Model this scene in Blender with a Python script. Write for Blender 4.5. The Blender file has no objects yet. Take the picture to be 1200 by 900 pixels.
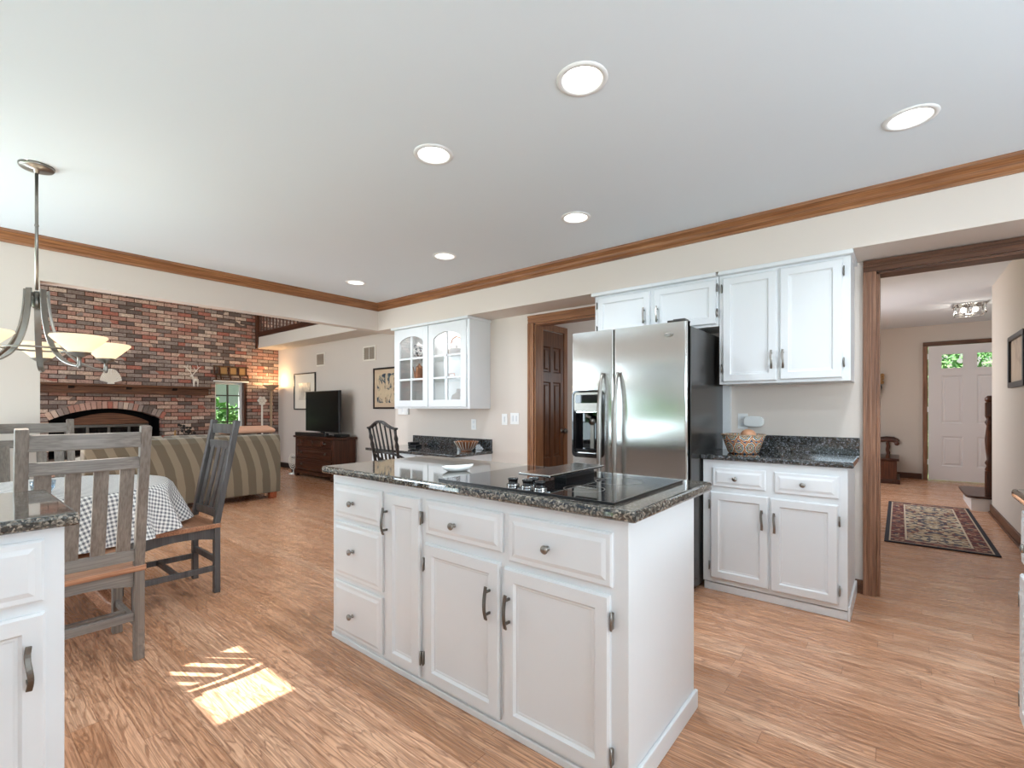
import bpy, bmesh, math, random
from mathutils import Vector, Matrix
random.seed(7)
R = math.radians
PI = math.pi
scene = bpy.context.scene
col = scene.collection

# ------------------------------------------------------------------ camera
cam = bpy.data.cameras.new('camera')
cam.sensor_width = 36
cam.lens = 36 * 555.85 / 1200
cam.shift_y = 28.63 / 1200
cam.clip_start = 0.05
cam_o = bpy.data.objects.new('camera', cam)
cam_o.location = (0, 0, 1.225)
cam_o.rotation_euler = (R(90), 0, R(39.23))
col.objects.link(cam_o)
scene.camera = cam_o

# ------------------------------------------------------------------ view / world / sun
vs = scene.view_settings
vs.view_transform = 'Standard'
vs.look = 'None'
vs.gamma = 1
vs.use_curve_mapping = False
vs.exposure = 0.1
scene.cycles.max_bounces = 8
scene.cycles.diffuse_bounces = 5
scene.cycles.glossy_bounces = 4
scene.cycles.transmission_bounces = 6
scene.cycles.transparent_max_bounces = 12
scene.cycles.sample_clamp_indirect = 6
scene.cycles.caustics_reflective = False
scene.cycles.caustics_refractive = False
scene.cycles.use_denoising = True

world = bpy.data.worlds.new('world')
scene.world = world
world.use_nodes = True
wn = world.node_tree
bg = wn.nodes['Background']
sky = wn.nodes.new('ShaderNodeTexSky')
sky.sky_type = 'NISHITA'
sky.sun_disc = False
sky.sun_elevation = R(60)
sky.air_density = 1.0
sky.dust_density = 2.5
wn.links.new(sky.outputs[0], bg.inputs[0])
bg.inputs[1].default_value = 0.13

sun = bpy.data.lights.new('sun', 'SUN')
sun.energy = 14.0
sun.angle = R(0.5)
sun.color = (0.98, 0.98, 0.95)
sun_o = bpy.data.objects.new('sun', sun)
SUN_DIR = Vector((0.68, 0.75, -1.76)).normalized()
sun_o.rotation_euler = SUN_DIR.to_track_quat('-Z', 'Y').to_euler()
col.objects.link(sun_o)


def area(name, loc, target, sx, sy, power, color=(1, 1, 1)):
    l = bpy.data.lights.new(name, 'AREA')
    l.shape = 'RECTANGLE'
    l.size, l.size_y = sx, sy
    l.energy = power
    l.color = color
    o = bpy.data.objects.new(name, l)
    o.location = loc
    d = Vector(target) - Vector(loc)
    o.rotation_euler = d.to_track_quat('-Z', 'Y').to_euler()
    col.objects.link(o)
    return o


# added fill lamps, out of view, that brighten each room
FILL_TINT = (.85, 1.02, 1.15)
area('fill_kitchen_south', (0.2, -1.62, 1.62), (-0.1, -.95, 3.4), 2.6, 1.1, 58, FILL_TINT)  # added up-light for the kitchen ceiling
area('fill_kitchen_low', (-3.6, -1.62, .52), (-2.2, 2.0, .75), 2.4, .9, 32, FILL_TINT)  # added low fill for the base cabinet fronts
area('fill_kitchen_east', (2.3, 1.2, 1.6), (0.2, 1.6, 2.75), 1.8, 1.1, 98, FILL_TINT)
area('fill_nook', (-4.98, -1.0, 1.5), (-3.5, 1.6, 2.8), 1.3, 1.1, 52, FILL_TINT)
area('fill_passage', (-1.75, 5.6, 1.6), (-2.9, 5.0, 2.2), .3, .8, 5, (.95, 1, 1.05))  # added to lift the dark passage ceiling
area('fill_family', (-7.8, -1.55, 2.2), (-8.0, 3.5, 2.0), 3.4, 2.6, 95, (.92, 1.0, 1.08))
area('fill_family_low', (-6.6, -1.55, 1.0), (-3.0, 2.6, 2.4), 1.6, 1.2, 62, (.90, 1.0, 1.1))  # added to brighten the far kitchen ceiling
area('fill_loft', (-7.5, 4.9, 4.6), (-7.6, 5.6, 3.0), 3.0, .8, 40, (1, .97, .95))  # added to brighten the wall behind the loft railing
area('fill_foyer', (-1.05, 8.0, 1.7), (.9, 8.1, .5), 1.8, 1.6, 36, (.92, 1.0, 1.1))
area('fill_stair', (2.45, 9.4, 1.9), (0.3, 9.8, 1.2), 1.6, 1.4, 8, (.92, 1.0, 1.1))


# ------------------------------------------------------------------ node helpers
class NT:
    def __init__(s, name):
        s.m = bpy.data.materials.new(name)
        s.m.use_nodes = True
        s.t = s.m.node_tree
        s.b = s.t.nodes['Principled BSDF']
        s.out = s.t.nodes['Material Output']

    def n(s, typ, **k):
        nd = s.t.nodes.new(typ)
        for a, v in k.items():
            setattr(nd, a, v)
        return nd

    def l(s, a, b):
        s.t.links.new(a, b)

    def inp(s, sock, v):
        if hasattr(v, 'node'):
            s.l(v, sock)
        else:
            sock.default_value = v

    def math(s, op, a, b=None, c=None):
        nd = s.n('ShaderNodeMath', operation=op)
        s.inp(nd.inputs[0], a)
        if b is not None:
            s.inp(nd.inputs[1], b)
        if c is not None:
            s.inp(nd.inputs[2], c)
        return nd.outputs[0]

    def mix(s, f, a, b, mode='MIX'):
        nd = s.n('ShaderNodeMix', data_type='RGBA', blend_type=mode)
        s.inp(nd.inputs[0], f)
        for i, v in ((6, a), (7, b)):
            if hasattr(v, 'node'):
                s.l(v, nd.inputs[i])
            else:
                nd.inputs[i].default_value = (*v[:3], 1)
        return nd.outputs[2]

    def ramp(s, f, stops, interp='LINEAR'):
        nd = s.n('ShaderNodeValToRGB')
        cr = nd.color_ramp
        cr.interpolation = interp
        while len(cr.elements) < len(stops):
            cr.elements.new(0.5)
        for e, (p, c) in zip(cr.elements, stops):
            e.position = p
            e.color = (*c[:3], 1) if not isinstance(c, (int, float)) else (c, c, c, 1)
        s.l(f, nd.inputs[0])
        return nd.outputs[0]

    def coord(s, kind='Object', scale=(1, 1, 1), rot=(0, 0, 0), loc=(0, 0, 0)):
        tc = s.n('ShaderNodeTexCoord')
        mp = s.n('ShaderNodeMapping')
        mp.inputs['Scale'].default_value = scale
        mp.inputs['Rotation'].default_value = rot
        mp.inputs['Location'].default_value = loc
        s.l(tc.outputs[kind], mp.inputs[0])
        return mp.outputs[0]

    def noise(s, vec, scale, detail=4, rough=.5, dist=0):
        nd = s.n('ShaderNodeTexNoise')
        s.l(vec, nd.inputs['Vector'])
        nd.inputs['Scale'].default_value = scale
        nd.inputs['Detail'].default_value = detail
        nd.inputs['Roughness'].default_value = rough
        nd.inputs['Distortion'].default_value = dist
        return nd.outputs['Fac'], nd.outputs['Color']

    def voronoi(s, vec, scale, feature='F1'):
        nd = s.n('ShaderNodeTexVoronoi', feature=feature)
        s.l(vec, nd.inputs['Vector'])
        nd.inputs['Scale'].default_value = scale
        return nd.outputs['Distance'], nd.outputs['Color'] if 'Color' in nd.outputs else None

    def sep(s, vec):
        nd = s.n('ShaderNodeSeparateXYZ')
        s.l(vec, nd.inputs[0])
        return nd.outputs

    def comb(s, x, y, z=0.0):
        nd = s.n('ShaderNodeCombineXYZ')
        for i, v in enumerate((x, y, z)):
            s.inp(nd.inputs[i], v)
        return nd.outputs[0]

    def white(s, vec):
        nd = s.n('ShaderNodeTexWhiteNoise', noise_dimensions='3D')
        s.l(vec, nd.inputs['Vector'])
        return nd.outputs['Value'], nd.outputs['Color']

    def bump(s, h, strength=.3, dist=.01):
        nd = s.n('ShaderNodeBump')
        nd.inputs['Strength'].default_value = strength
        nd.inputs['Distance'].default_value = dist
        s.l(h, nd.inputs['Height'])
        s.l(nd.outputs[0], s.b.inputs['Normal'])

    def set(s, **k):
        for a, v in k.items():
            s.inp(s.b.inputs[a.replace('_', ' ')], v if hasattr(v, 'node') or isinstance(v, (int, float)) else (*v[:3], 1))
        return s


def sr(r, g, b):
    f = lambda c: (c / 255 / 12.92) if c / 255 <= .04045 else ((c / 255 + .055) / 1.055) ** 2.4
    return (f(r), f(g), f(b))


def plain(name, c, rough=.5, metal=0.0, spec=.5, vary=.04, nscale=6, bump=0.0, bscale=200):
    t = NT(name)
    v = t.coord()
    f, _ = t.noise(v, nscale, 3)
    a = tuple(max(0, x * (1 - vary)) for x in c)
    b = tuple(min(1, x * (1 + vary)) for x in c)
    t.l(t.mix(f, a, b), t.b.inputs['Base Color'])
    t.set(Roughness=rough, Metallic=metal)
    t.b.inputs['Specular IOR Level'].default_value = spec
    if bump:
        f2, _ = t.noise(v, bscale, 2)
        t.bump(f2, bump, .002)
    return t.m


def wood(name, c1, c2, axis='x', rough=.4, scale=1.0, dark=None, spec=.4):
    """grain running along one object axis"""
    t = NT(name)
    k = {'x': (1.2, 14, 14), 'y': (14, 1.2, 14), 'z': (14, 14, 1.2)}[axis]
    v = t.coord(scale=tuple(q * scale for q in k))
    f, _ = t.noise(v, 2.2, 5, .6, .6)
    k2 = tuple(q * 6 if q > 5 else q for q in k)
    v2 = t.coord(scale=tuple(q * scale for q in k2))
    f2, _ = t.noise(v2, 2.0, 3)
    base = t.ramp(f, [(.3, c2), (.7, c1)])
    fine = t.ramp(f2, [(.35, dark or tuple(x * .6 for x in c2)), (.6, (1, 1, 1))])
    t.l(t.mix(.55, base, fine, 'MULTIPLY'), t.b.inputs['Base Color'])
    t.set(Roughness=rough)
    t.b.inputs['Specular IOR Level'].default_value = spec
    t.bump(f2, .08, .002)
    return t.m


M = {}
M['ceiling'] = plain('ceiling_paint', sr(224, 231, 236), .9, spec=.2, vary=.01, nscale=1.5)
M['wall'] = plain('wall_paint', sr(220, 209, 199), .8, spec=.25, vary=.012, nscale=2)
M['wall_tan'] = plain('foyer_wall_paint', sr(212, 202, 190), .8, spec=.25, vary=.012, nscale=2)
M['wall_grey'] = plain('family_wall_paint', sr(212, 203, 194), .8, spec=.25, vary=.012, nscale=2)
M['cab'] = plain('cabinet_white', sr(226, 228, 229), .38, spec=.45, vary=.012, nscale=8)
M['white'] = plain('white_enamel', sr(238, 238, 236), .35, spec=.5, vary=.01)
M['doorwhite'] = plain('door_white', sr(228, 224, 222), .45, vary=.01)
M['nickel'] = plain('brushed_nickel', sr(150, 146, 140), .32, 1.0, vary=.1, nscale=40)
M['pewter'] = plain('dark_pewter', sr(112, 108, 102), .35, 1.0, vary=.15, nscale=60)
M['chrome'] = plain('chrome', sr(215, 215, 215), .12, 1.0, vary=.02)
M['black'] = plain('black_plastic', (.008, .008, .009), .3, vary=.1)
M['gap'] = plain('dark_recess', (.004, .004, .004), .8)
M['blackglass'] = plain('black_glass', (.006, .006, .007), .03, spec=.6, vary=.05)
M['screen'] = plain('television_screen', (.003, .003, .0035), .3, spec=.1)
M['oak'] = wood('oak_trim_x', sr(176, 122, 80), sr(140, 90, 55), 'x', .38)
M['oaky'] = wood('oak_trim_y', sr(176, 122, 80), sr(140, 90, 55), 'y', .38)
M['oakz'] = wood('oak_trim_z', sr(182, 130, 90), sr(146, 96, 62), 'z', .38)
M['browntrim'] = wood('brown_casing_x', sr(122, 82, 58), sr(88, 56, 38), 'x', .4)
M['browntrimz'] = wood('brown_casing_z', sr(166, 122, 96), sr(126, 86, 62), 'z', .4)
M['browntrimy'] = wood('brown_casing_y', sr(122, 82, 58), sr(88, 56, 38), 'y', .4)
M['doorwood'] = wood('dark_oak_door', sr(134, 84, 50), sr(92, 54, 30), 'z', .35)
M['darkwood'] = wood('dark_walnut', sr(92, 52, 34), sr(52, 27, 18), 'x', .3)
M['darkwoodz'] = wood('dark_walnut_z', sr(104, 60, 38), sr(62, 32, 20), 'z', .3)
M['greywood'] = wood('weathered_grey_wood', sr(142, 132, 122), sr(116, 106, 98), 'z', .4, dark=sr(190, 184, 178))
M['greywoody'] = wood('weathered_grey_wood_rail', sr(146, 138, 130), sr(118, 110, 104), 'x', .4, dark=sr(190, 184, 178))
M['seatwood'] = wood('chair_seat_wood', sr(204, 152, 118), sr(168, 116, 84), 'x', .38)
M['blackwood'] = plain('black_painted_wood', sr(34, 28, 25), .35)
M['mantelwood'] = wood('mantel_wood', sr(128, 86, 58), sr(84, 52, 34), 'y', .5)


def granite(name, warm):
    t = NT(name)
    v = t.coord()
    f, _ = t.noise(v, 55, 6, .75)
    d, c = t.voronoi(v, 160)
    f3, _ = t.noise(v, 12, 3)
    base = t.ramp(f, [(.38, (.010, .011, .011)), (.52, (.045, .045, .040)), (.60, (.16, .14, .11) if warm else (.10, .11, .12)), (.72, (.42, .38, .32) if warm else (.30, .31, .33))])
    rnd = t.sep(c)[0]
    fl = t.ramp(rnd, [(.62 if warm else .80, 0.0), (.85 if warm else .93, 1.0)])
    fleck = t.mix(fl, base, (.34, .30, .245) if warm else (.22, .23, .26))
    fin = t.mix(t.ramp(f3, [(.35, 0.0), (.75, .5)]), fleck, (.012, .013, .013))
    t.l(fin, t.b.inputs['Base Color'])
    t.set(Roughness=.06)
    t.b.inputs['Specular IOR Level'].default_value = .75
    t.b.inputs['Coat Weight'].default_value = .6
    t.b.inputs['Coat Roughness'].default_value = .03
    return t.m


M['granite'] = granite('granite_green_brown', True)
M['granite_dark'] = granite('granite_blue_black', False)


def steel():
    t = NT('stainless_steel')
    v = t.coord(scale=(1, 1, 260))
    f, _ = t.noise(v, 3, 3)
    t.l(t.mix(f, (.60, .60, .59), (.68, .68, .67)), t.b.inputs['Base Color'])
    t.set(Metallic=1.0, Roughness=.17)
    t.b.inputs['Anisotropic'].default_value = .85
    vt_ = t.n('ShaderNodeVectorTransform', vector_type='VECTOR', convert_from='OBJECT', convert_to='WORLD')
    vt_.inputs[0].default_value = (1, 0, 0)
    t.l(vt_.outputs[0], t.b.inputs['Tangent'])
    return t.m


M['steel'] = steel()


def floor_mat():
    t = NT('oak_strip_floor')
    P = t.n('ShaderNodeTexCoord').outputs['Object']
    s = t.sep(P)
    h, L = .083, 1.15
    vv = t.math('DIVIDE', s[1], h)
    row = t.math('FLOOR', vv)
    fv = t.math('FRACT', vv)
    off, _ = t.white(t.comb(row, 3.7, 1.1))
    uu = t.math('ADD', t.math('DIVIDE', s[0], L), t.math('MULTIPLY', off, 7.3))
    colm = t.math('FLOOR', uu)
    fu = t.math('FRACT', uu)
    rnd, rc = t.white(t.comb(row, colm, .5))
    rs = t.sep(rc)
    # cathedral grain: stretched, shifted for each board
    gv = t.comb(t.math('ADD', t.math('MULTIPLY', s[0], 1.0), t.math('MULTIPLY', rs[0], 37)),
                t.math('ADD', t.math('MULTIPLY', s[1], 9.0), t.math('MULTIPLY', rs[1], 53)), t.math('MULTIPLY', rs[2], 9))
    n1, _ = t.noise(gv, 1.5, 3, .5, .35)
    rings = t.math('FRACT', t.math('MULTIPLY', n1, 12))
    ring = t.ramp(rings, [(0, 0.0), (.5, .12), (.82, 1.0), (1.0, 0.0)])
    g2 = t.comb(t.math('MULTIPLY', s[0], 3.5), t.math('MULTIPLY', s[1], 135), rnd)
    n2, _ = t.noise(g2, 1.0, 3, .6)
    pore = t.ramp(n2, [(.42, 1.0), (.58, 0.0)])
    g3 = t.comb(t.math('MULTIPLY', s[0], .9), t.math('MULTIPLY', s[1], 14), t.math('MULTIPLY', rnd, 30))
    n3, _ = t.noise(g3, 1.2, 3)
    base = t.ramp(rnd, [(0, sr(208, 156, 120)), (.3, sr(228, 176, 140)), (.6, sr(234, 184, 149)), (.85, sr(242, 198, 164)), (1, sr(216, 164, 129))])
    base = t.mix(t.math('MULTIPLY', n3, .4), base, sr(204, 146, 108))
    dark = t.mix(t.math('MULTIPLY', ring, .70), base, sr(136, 90, 62))
    dark = t.mix(t.math('MULTIPLY', pore, .46), dark, sr(128, 84, 58))
    em = t.math('MINIMUM', fv, t.math('SUBTRACT', 1.0, fv))
    e1 = t.math('LESS_THAN', em, .014)
    eu = t.math('MINIMUM', fu, t.math('SUBTRACT', 1.0, fu))
    e2 = t.math('LESS_THAN', eu, .0012)
    edge = t.math('MAXIMUM', e1, e2)
    fin = t.mix(t.math('MULTIPLY', edge, .5), dark, sr(104, 66, 44))
    t.l(fin, t.b.inputs['Base Color'])
    t.l(t.math('ADD', t.math('MULTIPLY', ring, .1), .24), t.b.inputs['Roughness'])
    t.b.inputs['Specular IOR Level'].default_value = .45
    t.bump(t.math('SUBTRACT', 1.0, t.math('MAXIMUM', edge, t.math('MULTIPLY', ring, .25))), .12, .002)
    return t.m


M['floor'] = floor_mat()

BRICKS = [(0, sr(116, 104, 98)), (.10, sr(162, 148, 140)), (.26, sr(206, 166, 150)), (.40, sr(188, 144, 128)), (.54, sr(146, 132, 124)),
          (.64, sr(220, 188, 168)), (.74, sr(190, 122, 106)), (.84, sr(178, 160, 150)), (.93, sr(220, 198, 180))]


def brick_mat(name):
    t = NT(name)
    P = t.n('ShaderNodeTexCoord').outputs['Object']
    s = t.sep(P)
    h, L = .0677, .213
    vv = t.math('DIVIDE', s[2], h)
    row = t.math('FLOOR', vv)
    fv = t.math('FRACT', vv)
    uu = t.math('ADD', t.math('DIVIDE', t.math('ADD', s[1], s[0]), L), t.math('MULTIPLY', t.math('MODULO', row, 2.0), .5))
    colm = t.math('FLOOR', uu)
    fu = t.math('FRACT', uu)
    rnd, _ = t.white(t.comb(row, colm, .5))
    nl, _ = t.noise(P, .9, 2)
    base = t.ramp(t.math('FRACT', t.math('ADD', rnd, t.math('MULTIPLY', nl, .3))), BRICKS, 'CONSTANT')
    n, _ = t.noise(P, 38, 4, .7)
    base = t.mix(t.ramp(n, [(.35, .5), (.65, 0.0)]), base, sr(84, 66, 58))
    mz = t.math('LESS_THAN', t.math('MINIMUM', fv, t.math('SUBTRACT', 1.0, fv)), .085)
    mx = t.math('LESS_THAN', t.math('MINIMUM', fu, t.math('SUBTRACT', 1.0, fu)), .026)
    mo = t.math('MAXIMUM', mz, mx)
    t.l(t.mix(mo, base, sr(78, 54, 46)), t.b.inputs['Base Color'])
    t.set(Roughness=.9)
    t.b.inputs['Specular IOR Level'].default_value = .2
    t.bump(t.math('SUBTRACT', t.math('SUBTRACT', 1.0, mo), t.math('MULTIPLY', n, .3)), .8, .012)
    return t.m


M['brick'] = brick_mat('brick_wall')


def island_brick(name):
    t = NT(name)
    g = t.n('ShaderNodeNewGeometry')
    base = t.ramp(g.outputs['Random Per Island'], BRICKS, 'CONSTANT')
    n, _ = t.noise(t.coord(), 38, 4, .7)
    t.l(t.mix(t.math('MULTIPLY', n, .4), base, sr(80, 56, 44)), t.b.inputs['Base Color'])
    t.set(Roughness=.9)
    return t.m


M['archbrick'] = island_brick('arch_brick')


def sofa_mat():
    t = NT('sofa_stripe_fabric')
    P = t.n('ShaderNodeTexCoord').outputs['Object']
    s = t.sep(P)
    zb = t.math('MAXIMUM', t.math('SUBTRACT', s[2], .22), 0.0)
    bend = t.math('MULTIPLY', t.math('MULTIPLY', zb, zb), .42)
    n, _ = t.noise(P, 5, 2)
    yy = t.math('ADD', t.math('ADD', s[1], bend), t.math('MULTIPLY', n, .03))
    w = t.math('SINE', t.math('MULTIPLY', yy, 2 * PI / .178))
    f = t.ramp(t.math('ADD', t.math('MULTIPLY', w, .5), .5), [(.54, 0.0), (.66, 1.0)])
    f2, _ = t.noise(P, 260, 2)
    a = t.mix(f, sr(118, 109, 92), sr(156, 146, 126))
    t.l(t.mix(t.math('MULTIPLY', f2, .3), a, sr(90, 82, 66)), t.b.inputs['Base Color'])
    t.set(Roughness=.9)
    t.b.inputs['Sheen Weight'].default_value = .3
    t.bump(f2, .2, .002)
    return t.m


M['sofa'] = sofa_mat()


def cloth_mat():
    t = NT('gingham_cloth')
    u = t.n('ShaderNodeTexCoord').outputs['UV']
    s = t.sep(u)
    p = .0225
    st = [t.ramp(t.math('ADD', t.math('MULTIPLY', t.math('SINE', t.math('MULTIPLY', s[i], 2 * PI / p)), .5), .5), [(.45, 0.0), (.55, 1.0)]) for i in (0, 1)]
    sm = t.math('ADD', st[0], st[1])
    c = t.ramp(t.math('MULTIPLY', sm, .5), [(0, sr(244, 242, 238)), (.5, sr(196, 194, 192)), (1.0, sr(108, 110, 116))])
    t.l(c, t.b.inputs['Base Color'])
    t.set(Roughness=.85)
    return t.m


M['cloth'] = cloth_mat()


def rug_mat(x0, x1, y0, y1):
    t = NT('oriental_rug')
    P = t.n('ShaderNodeTexCoord').outputs['Object']
    s = t.sep(P)
    dx = t.math('MINIMUM', t.math('SUBTRACT', s[0], x0), t.math('SUBTRACT', x1, s[0]))
    dy = t.math('MINIMUM', t.math('SUBTRACT', s[1], y0), t.math('SUBTRACT', y1, s[1]))
    d = t.math('MINIMUM', dx, dy)
    cx, cy = (x0 + x1) / 2, (y0 + y1) / 2
    ax = t.math('ABSOLUTE', t.math('SUBTRACT', s[0], cx))
    ay = t.math('ABSOLUTE', t.math('SUBTRACT', s[1], cy))
    sym = t.comb(ax, ay)
    dv, cv = t.voronoi(sym, 27)
    c1 = t.sep(cv)[0]
    fieldc = t.ramp(c1, [(0, sr(200, 182, 152)), (.2, sr(92, 92, 100)), (.38, sr(176, 150, 118)), (.55, sr(128, 70, 58)), (.7, sr(212, 198, 172)), (.85, sr(70, 66, 76))], 'CONSTANT')
    bordc = t.ramp(c1, [(0, sr(112, 52, 46)), (.3, sr(150, 104, 84)), (.5, sr(86, 40, 40)), (.7, sr(170, 142, 116)), (.85, sr(66, 50, 62))], 'CONSTANT')
    ln = t.ramp(t.math('FRACT', t.math('MULTIPLY', dv, 60)), [(.0, .35), (.5, 0.0)])
    fieldc = t.mix(ln, fieldc, sr(60, 44, 44))
    n, _ = t.noise(P, 90, 3)
    a = t.mix(t.math('LESS_THAN', d, .15), fieldc, bordc)
    a = t.mix(t.math('MULTIPLY', t.math('LESS_THAN', d, .165), t.math('GREATER_THAN', d, .15)), a, sr(206, 190, 166))
    a = t.mix(t.math('LESS_THAN', d, .045), a, sr(196, 176, 152))
    a = t.mix(t.math('LESS_THAN', d, .033), a, sr(24, 24, 36))
    t.l(t.mix(t.math('MULTIPLY', n, .25), a, sr(70, 56, 52)), t.b.inputs['Base Color'])
    t.set(Roughness=.95)
    t.bump(n, .3, .003)
    return t.m


def multi_mat(name, stops, scale, rough=.3, line=None, coord='Object'):
    t = NT(name)
    v = t.coord(coord)
    d, c = t.voronoi(v, scale)
    base = t.ramp(t.sep(c)[0], stops, 'CONSTANT')
    if line:
        ring = t.ramp(d, [(.0, 1.0), (.10, 1.0), (.14, 0.0), (.40, 0.0), (.45, 1.0)])
        base = t.mix(t.math('MULTIPLY', ring, .55), base, line)
    t.l(base, t.b.inputs['Base Color'])
    t.set(Roughness=rough)
    return t.m


def roundel_mat(name):
    t = NT(name)
    P = t.n('ShaderNodeTexCoord').outputs['Object']
    s = t.sep(P)
    ang = t.math('ARCTAN2', s[1], s[0])
    u = t.math('MULTIPLY', ang, 10 / (2 * PI))
    v = t.math('DIVIDE', s[2], .085)
    row = t.math('FLOOR', v)
    fu = t.math('SUBTRACT', t.math('FRACT', t.math('ADD', u, t.math('MULTIPLY', t.math('MODULO', row, 2.0), .5))), .5)
    fv = t.math('SUBTRACT', t.math('FRACT', v), .5)
    d = t.math('SQRT', t.math('ADD', t.math('MULTIPLY', fu, fu), t.math('MULTIPLY', fv, fv)))
    pet = t.math('MULTIPLY', t.math('SINE', t.math('MULTIPLY', t.math('ARCTAN2', fv, fu), 8.0)), .03)
    rr = t.math('ADD', d, pet)
    c = t.ramp(rr, [(0, sr(150, 50, 40)), (.08, sr(236, 226, 206)), (.15, sr(40, 50, 90)), (.2, sr(226, 180, 104)), (.27, sr(130, 176, 196)), (.33, sr(46, 40, 50)),
                    (.37, sr(236, 222, 196)), (.45, sr(196, 96, 58)), (.52, sr(222, 186, 140)), (.60, sr(80, 110, 150))], 'CONSTANT')
    n, _ = t.noise(P, 120, 2)
    t.l(t.mix(t.ramp(n, [(.52, 0.0), (.6, .6)]), c, sr(60, 46, 44)), t.b.inputs['Base Color'])
    t.set(Roughness=.2)
    return t.m


M['talavera'] = roundel_mat('painted_pottery')


def shade_mat():
    t = NT('alabaster_glass_lit')
    n, _ = t.noise(t.coord(), 9, 3)
    c = t.mix(n, sr(253, 245, 228), sr(250, 236, 208))
    t.l(c, t.b.inputs['Base Color'])
    t.l(c, t.b.inputs['Emission Color'])
    t.b.inputs['Emission Strength'].default_value = .38
    t.set(Roughness=.35)
    t.b.inputs['Transmission Weight'].default_value = 0
    tr = t.n('ShaderNodeBsdfTranslucent')
    t.l(c, tr.inputs[0])
    mx = t.n('ShaderNodeMixShader')
    mx.inputs[0].default_value = .5
    t.l(t.b.outputs[0], mx.inputs[1])
    t.l(tr.outputs[0], mx.inputs[2])
    t.l(mx.outputs[0], t.out.inputs[0])
    return t.m


M['shade'] = shade_mat()


def emit(name, c, s):
    t = NT(name)
    t.set(Base_Color=c, Emission_Color=c)
    t.b.inputs['Emission Strength'].default_value = s
    return t.m


M['lamp'] = emit('lit_lamp', (1, .97, .92), 6)
M['bulb'] = emit('lit_bulb', (1, .93, .78), 9)


def glass(name, tint=(1, 1, 1), gl=.08):
    t = NT(name)
    tr = t.n('ShaderNodeBsdfTransparent')
    tr.inputs[0].default_value = (*tint, 1)
    g = t.n('ShaderNodeBsdfGlossy')
    g.inputs['Roughness'].default_value = .02
    lw = t.n('ShaderNodeLayerWeight')
    lw.inputs[0].default_value = .25
    mx = t.n('ShaderNodeMixShader')
    t.l(t.math('ADD', t.math('MULTIPLY', lw.outputs['Fresnel'], .5), gl * .3), mx.inputs[0])
    t.l(tr.outputs[0], mx.inputs[1])
    t.l(g.outputs[0], mx.inputs[2])
    t.l(mx.outputs[0], t.out.inputs[0])
    return t.m


M['pane'] = glass('window_glass')
M['shelfglass'] = glass('shelf_glass', (.96, .985, .975), .1)
M['blueglass'] = glass('blue_glass', (.80, .88, .94), .3)


def leaf_mat(name, a, b):
    t = NT(name)
    n, _ = t.noise(t.coord(), 5, 5, .7)
    t.l(t.ramp(n, [(.3, a), (.7, b)]), t.b.inputs['Base Color'])
    t.set(Roughness=.8)
    return t.m


M['leaf'] = leaf_mat('leaves', sr(60, 120, 66), sr(150, 196, 120))
M['grass'] = leaf_mat('lawn', sr(96, 130, 70), sr(130, 160, 96))
M['siding'] = plain('pale_siding', sr(196, 200, 206), .7)
M['copper'] = plain('aged_copper', sr(168, 112, 78), .35, .8, vary=.2, nscale=20)
M['brownglaze'] = plain('brown_stoneware', sr(128, 108, 84), .4, vary=.2, nscale=12)
M['ceramic'] = plain('white_ceramic', sr(236, 238, 236), .18, vary=.02)
M['bluewhite'] = multi_mat('blue_white_china', [(0, sr(232, 232, 230)), (.5, sr(70, 80, 96)), (.7, sr(226, 226, 224)), (.85, sr(110, 120, 130))], 60, .2)
M['peach'] = plain('peach_fabric', sr(226, 176, 148), .9)
M['egg'] = plain('tan_onion', sr(206, 152, 116), .4, vary=.1, nscale=14)
M['fridgeside'] = plain('fridge_side_grey', sr(62, 60, 58), .22, .3, spec=.6)
M['redbrown'] = wood('sofa_foot_wood', sr(190, 110, 76), sr(160, 84, 54), 'z', .4)
M['fold'] = multi_mat('copper_white_strips', [(0, sr(150, 92, 62)), (1, sr(150, 92, 62))], 20, .4)
M['matboard'] = plain('mat_board', sr(232, 226, 214), .8)
M['tanmat'] = plain('tan_mat_board', sr(208, 184, 156), .8)
M['frameblack'] = plain('black_frame', sr(28, 24, 24), .35)
M['rattan'] = wood('pale_pole', sr(196, 176, 150), sr(160, 138, 110), 'z', .5)
M['glaze_white'] = plain('white_figurine', sr(232, 224, 212), .4)
M['rackwood'] = wood('rack_wood', sr(122, 90, 56), sr(88, 60, 38), 'z', .5)
M['tanpanel'] = plain('tan_panel', sr(172, 132, 82), .6, vary=.1)
M['vent'] = plain('vent_grille', sr(150, 138, 124), .5)
M['navy'] = plain('near_black_iron', sr(30, 28, 28), .5)


def art_mat(name, stops, scale):
    t = NT(name)
    v = t.coord(scale=(1, 1, .7))
    f, _ = t.noise(v, scale, 5, .6, 1.2)
    t.l(t.ramp(f, stops), t.b.inputs['Base Color'])
    t.set(Roughness=.4)
    return t.m


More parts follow.
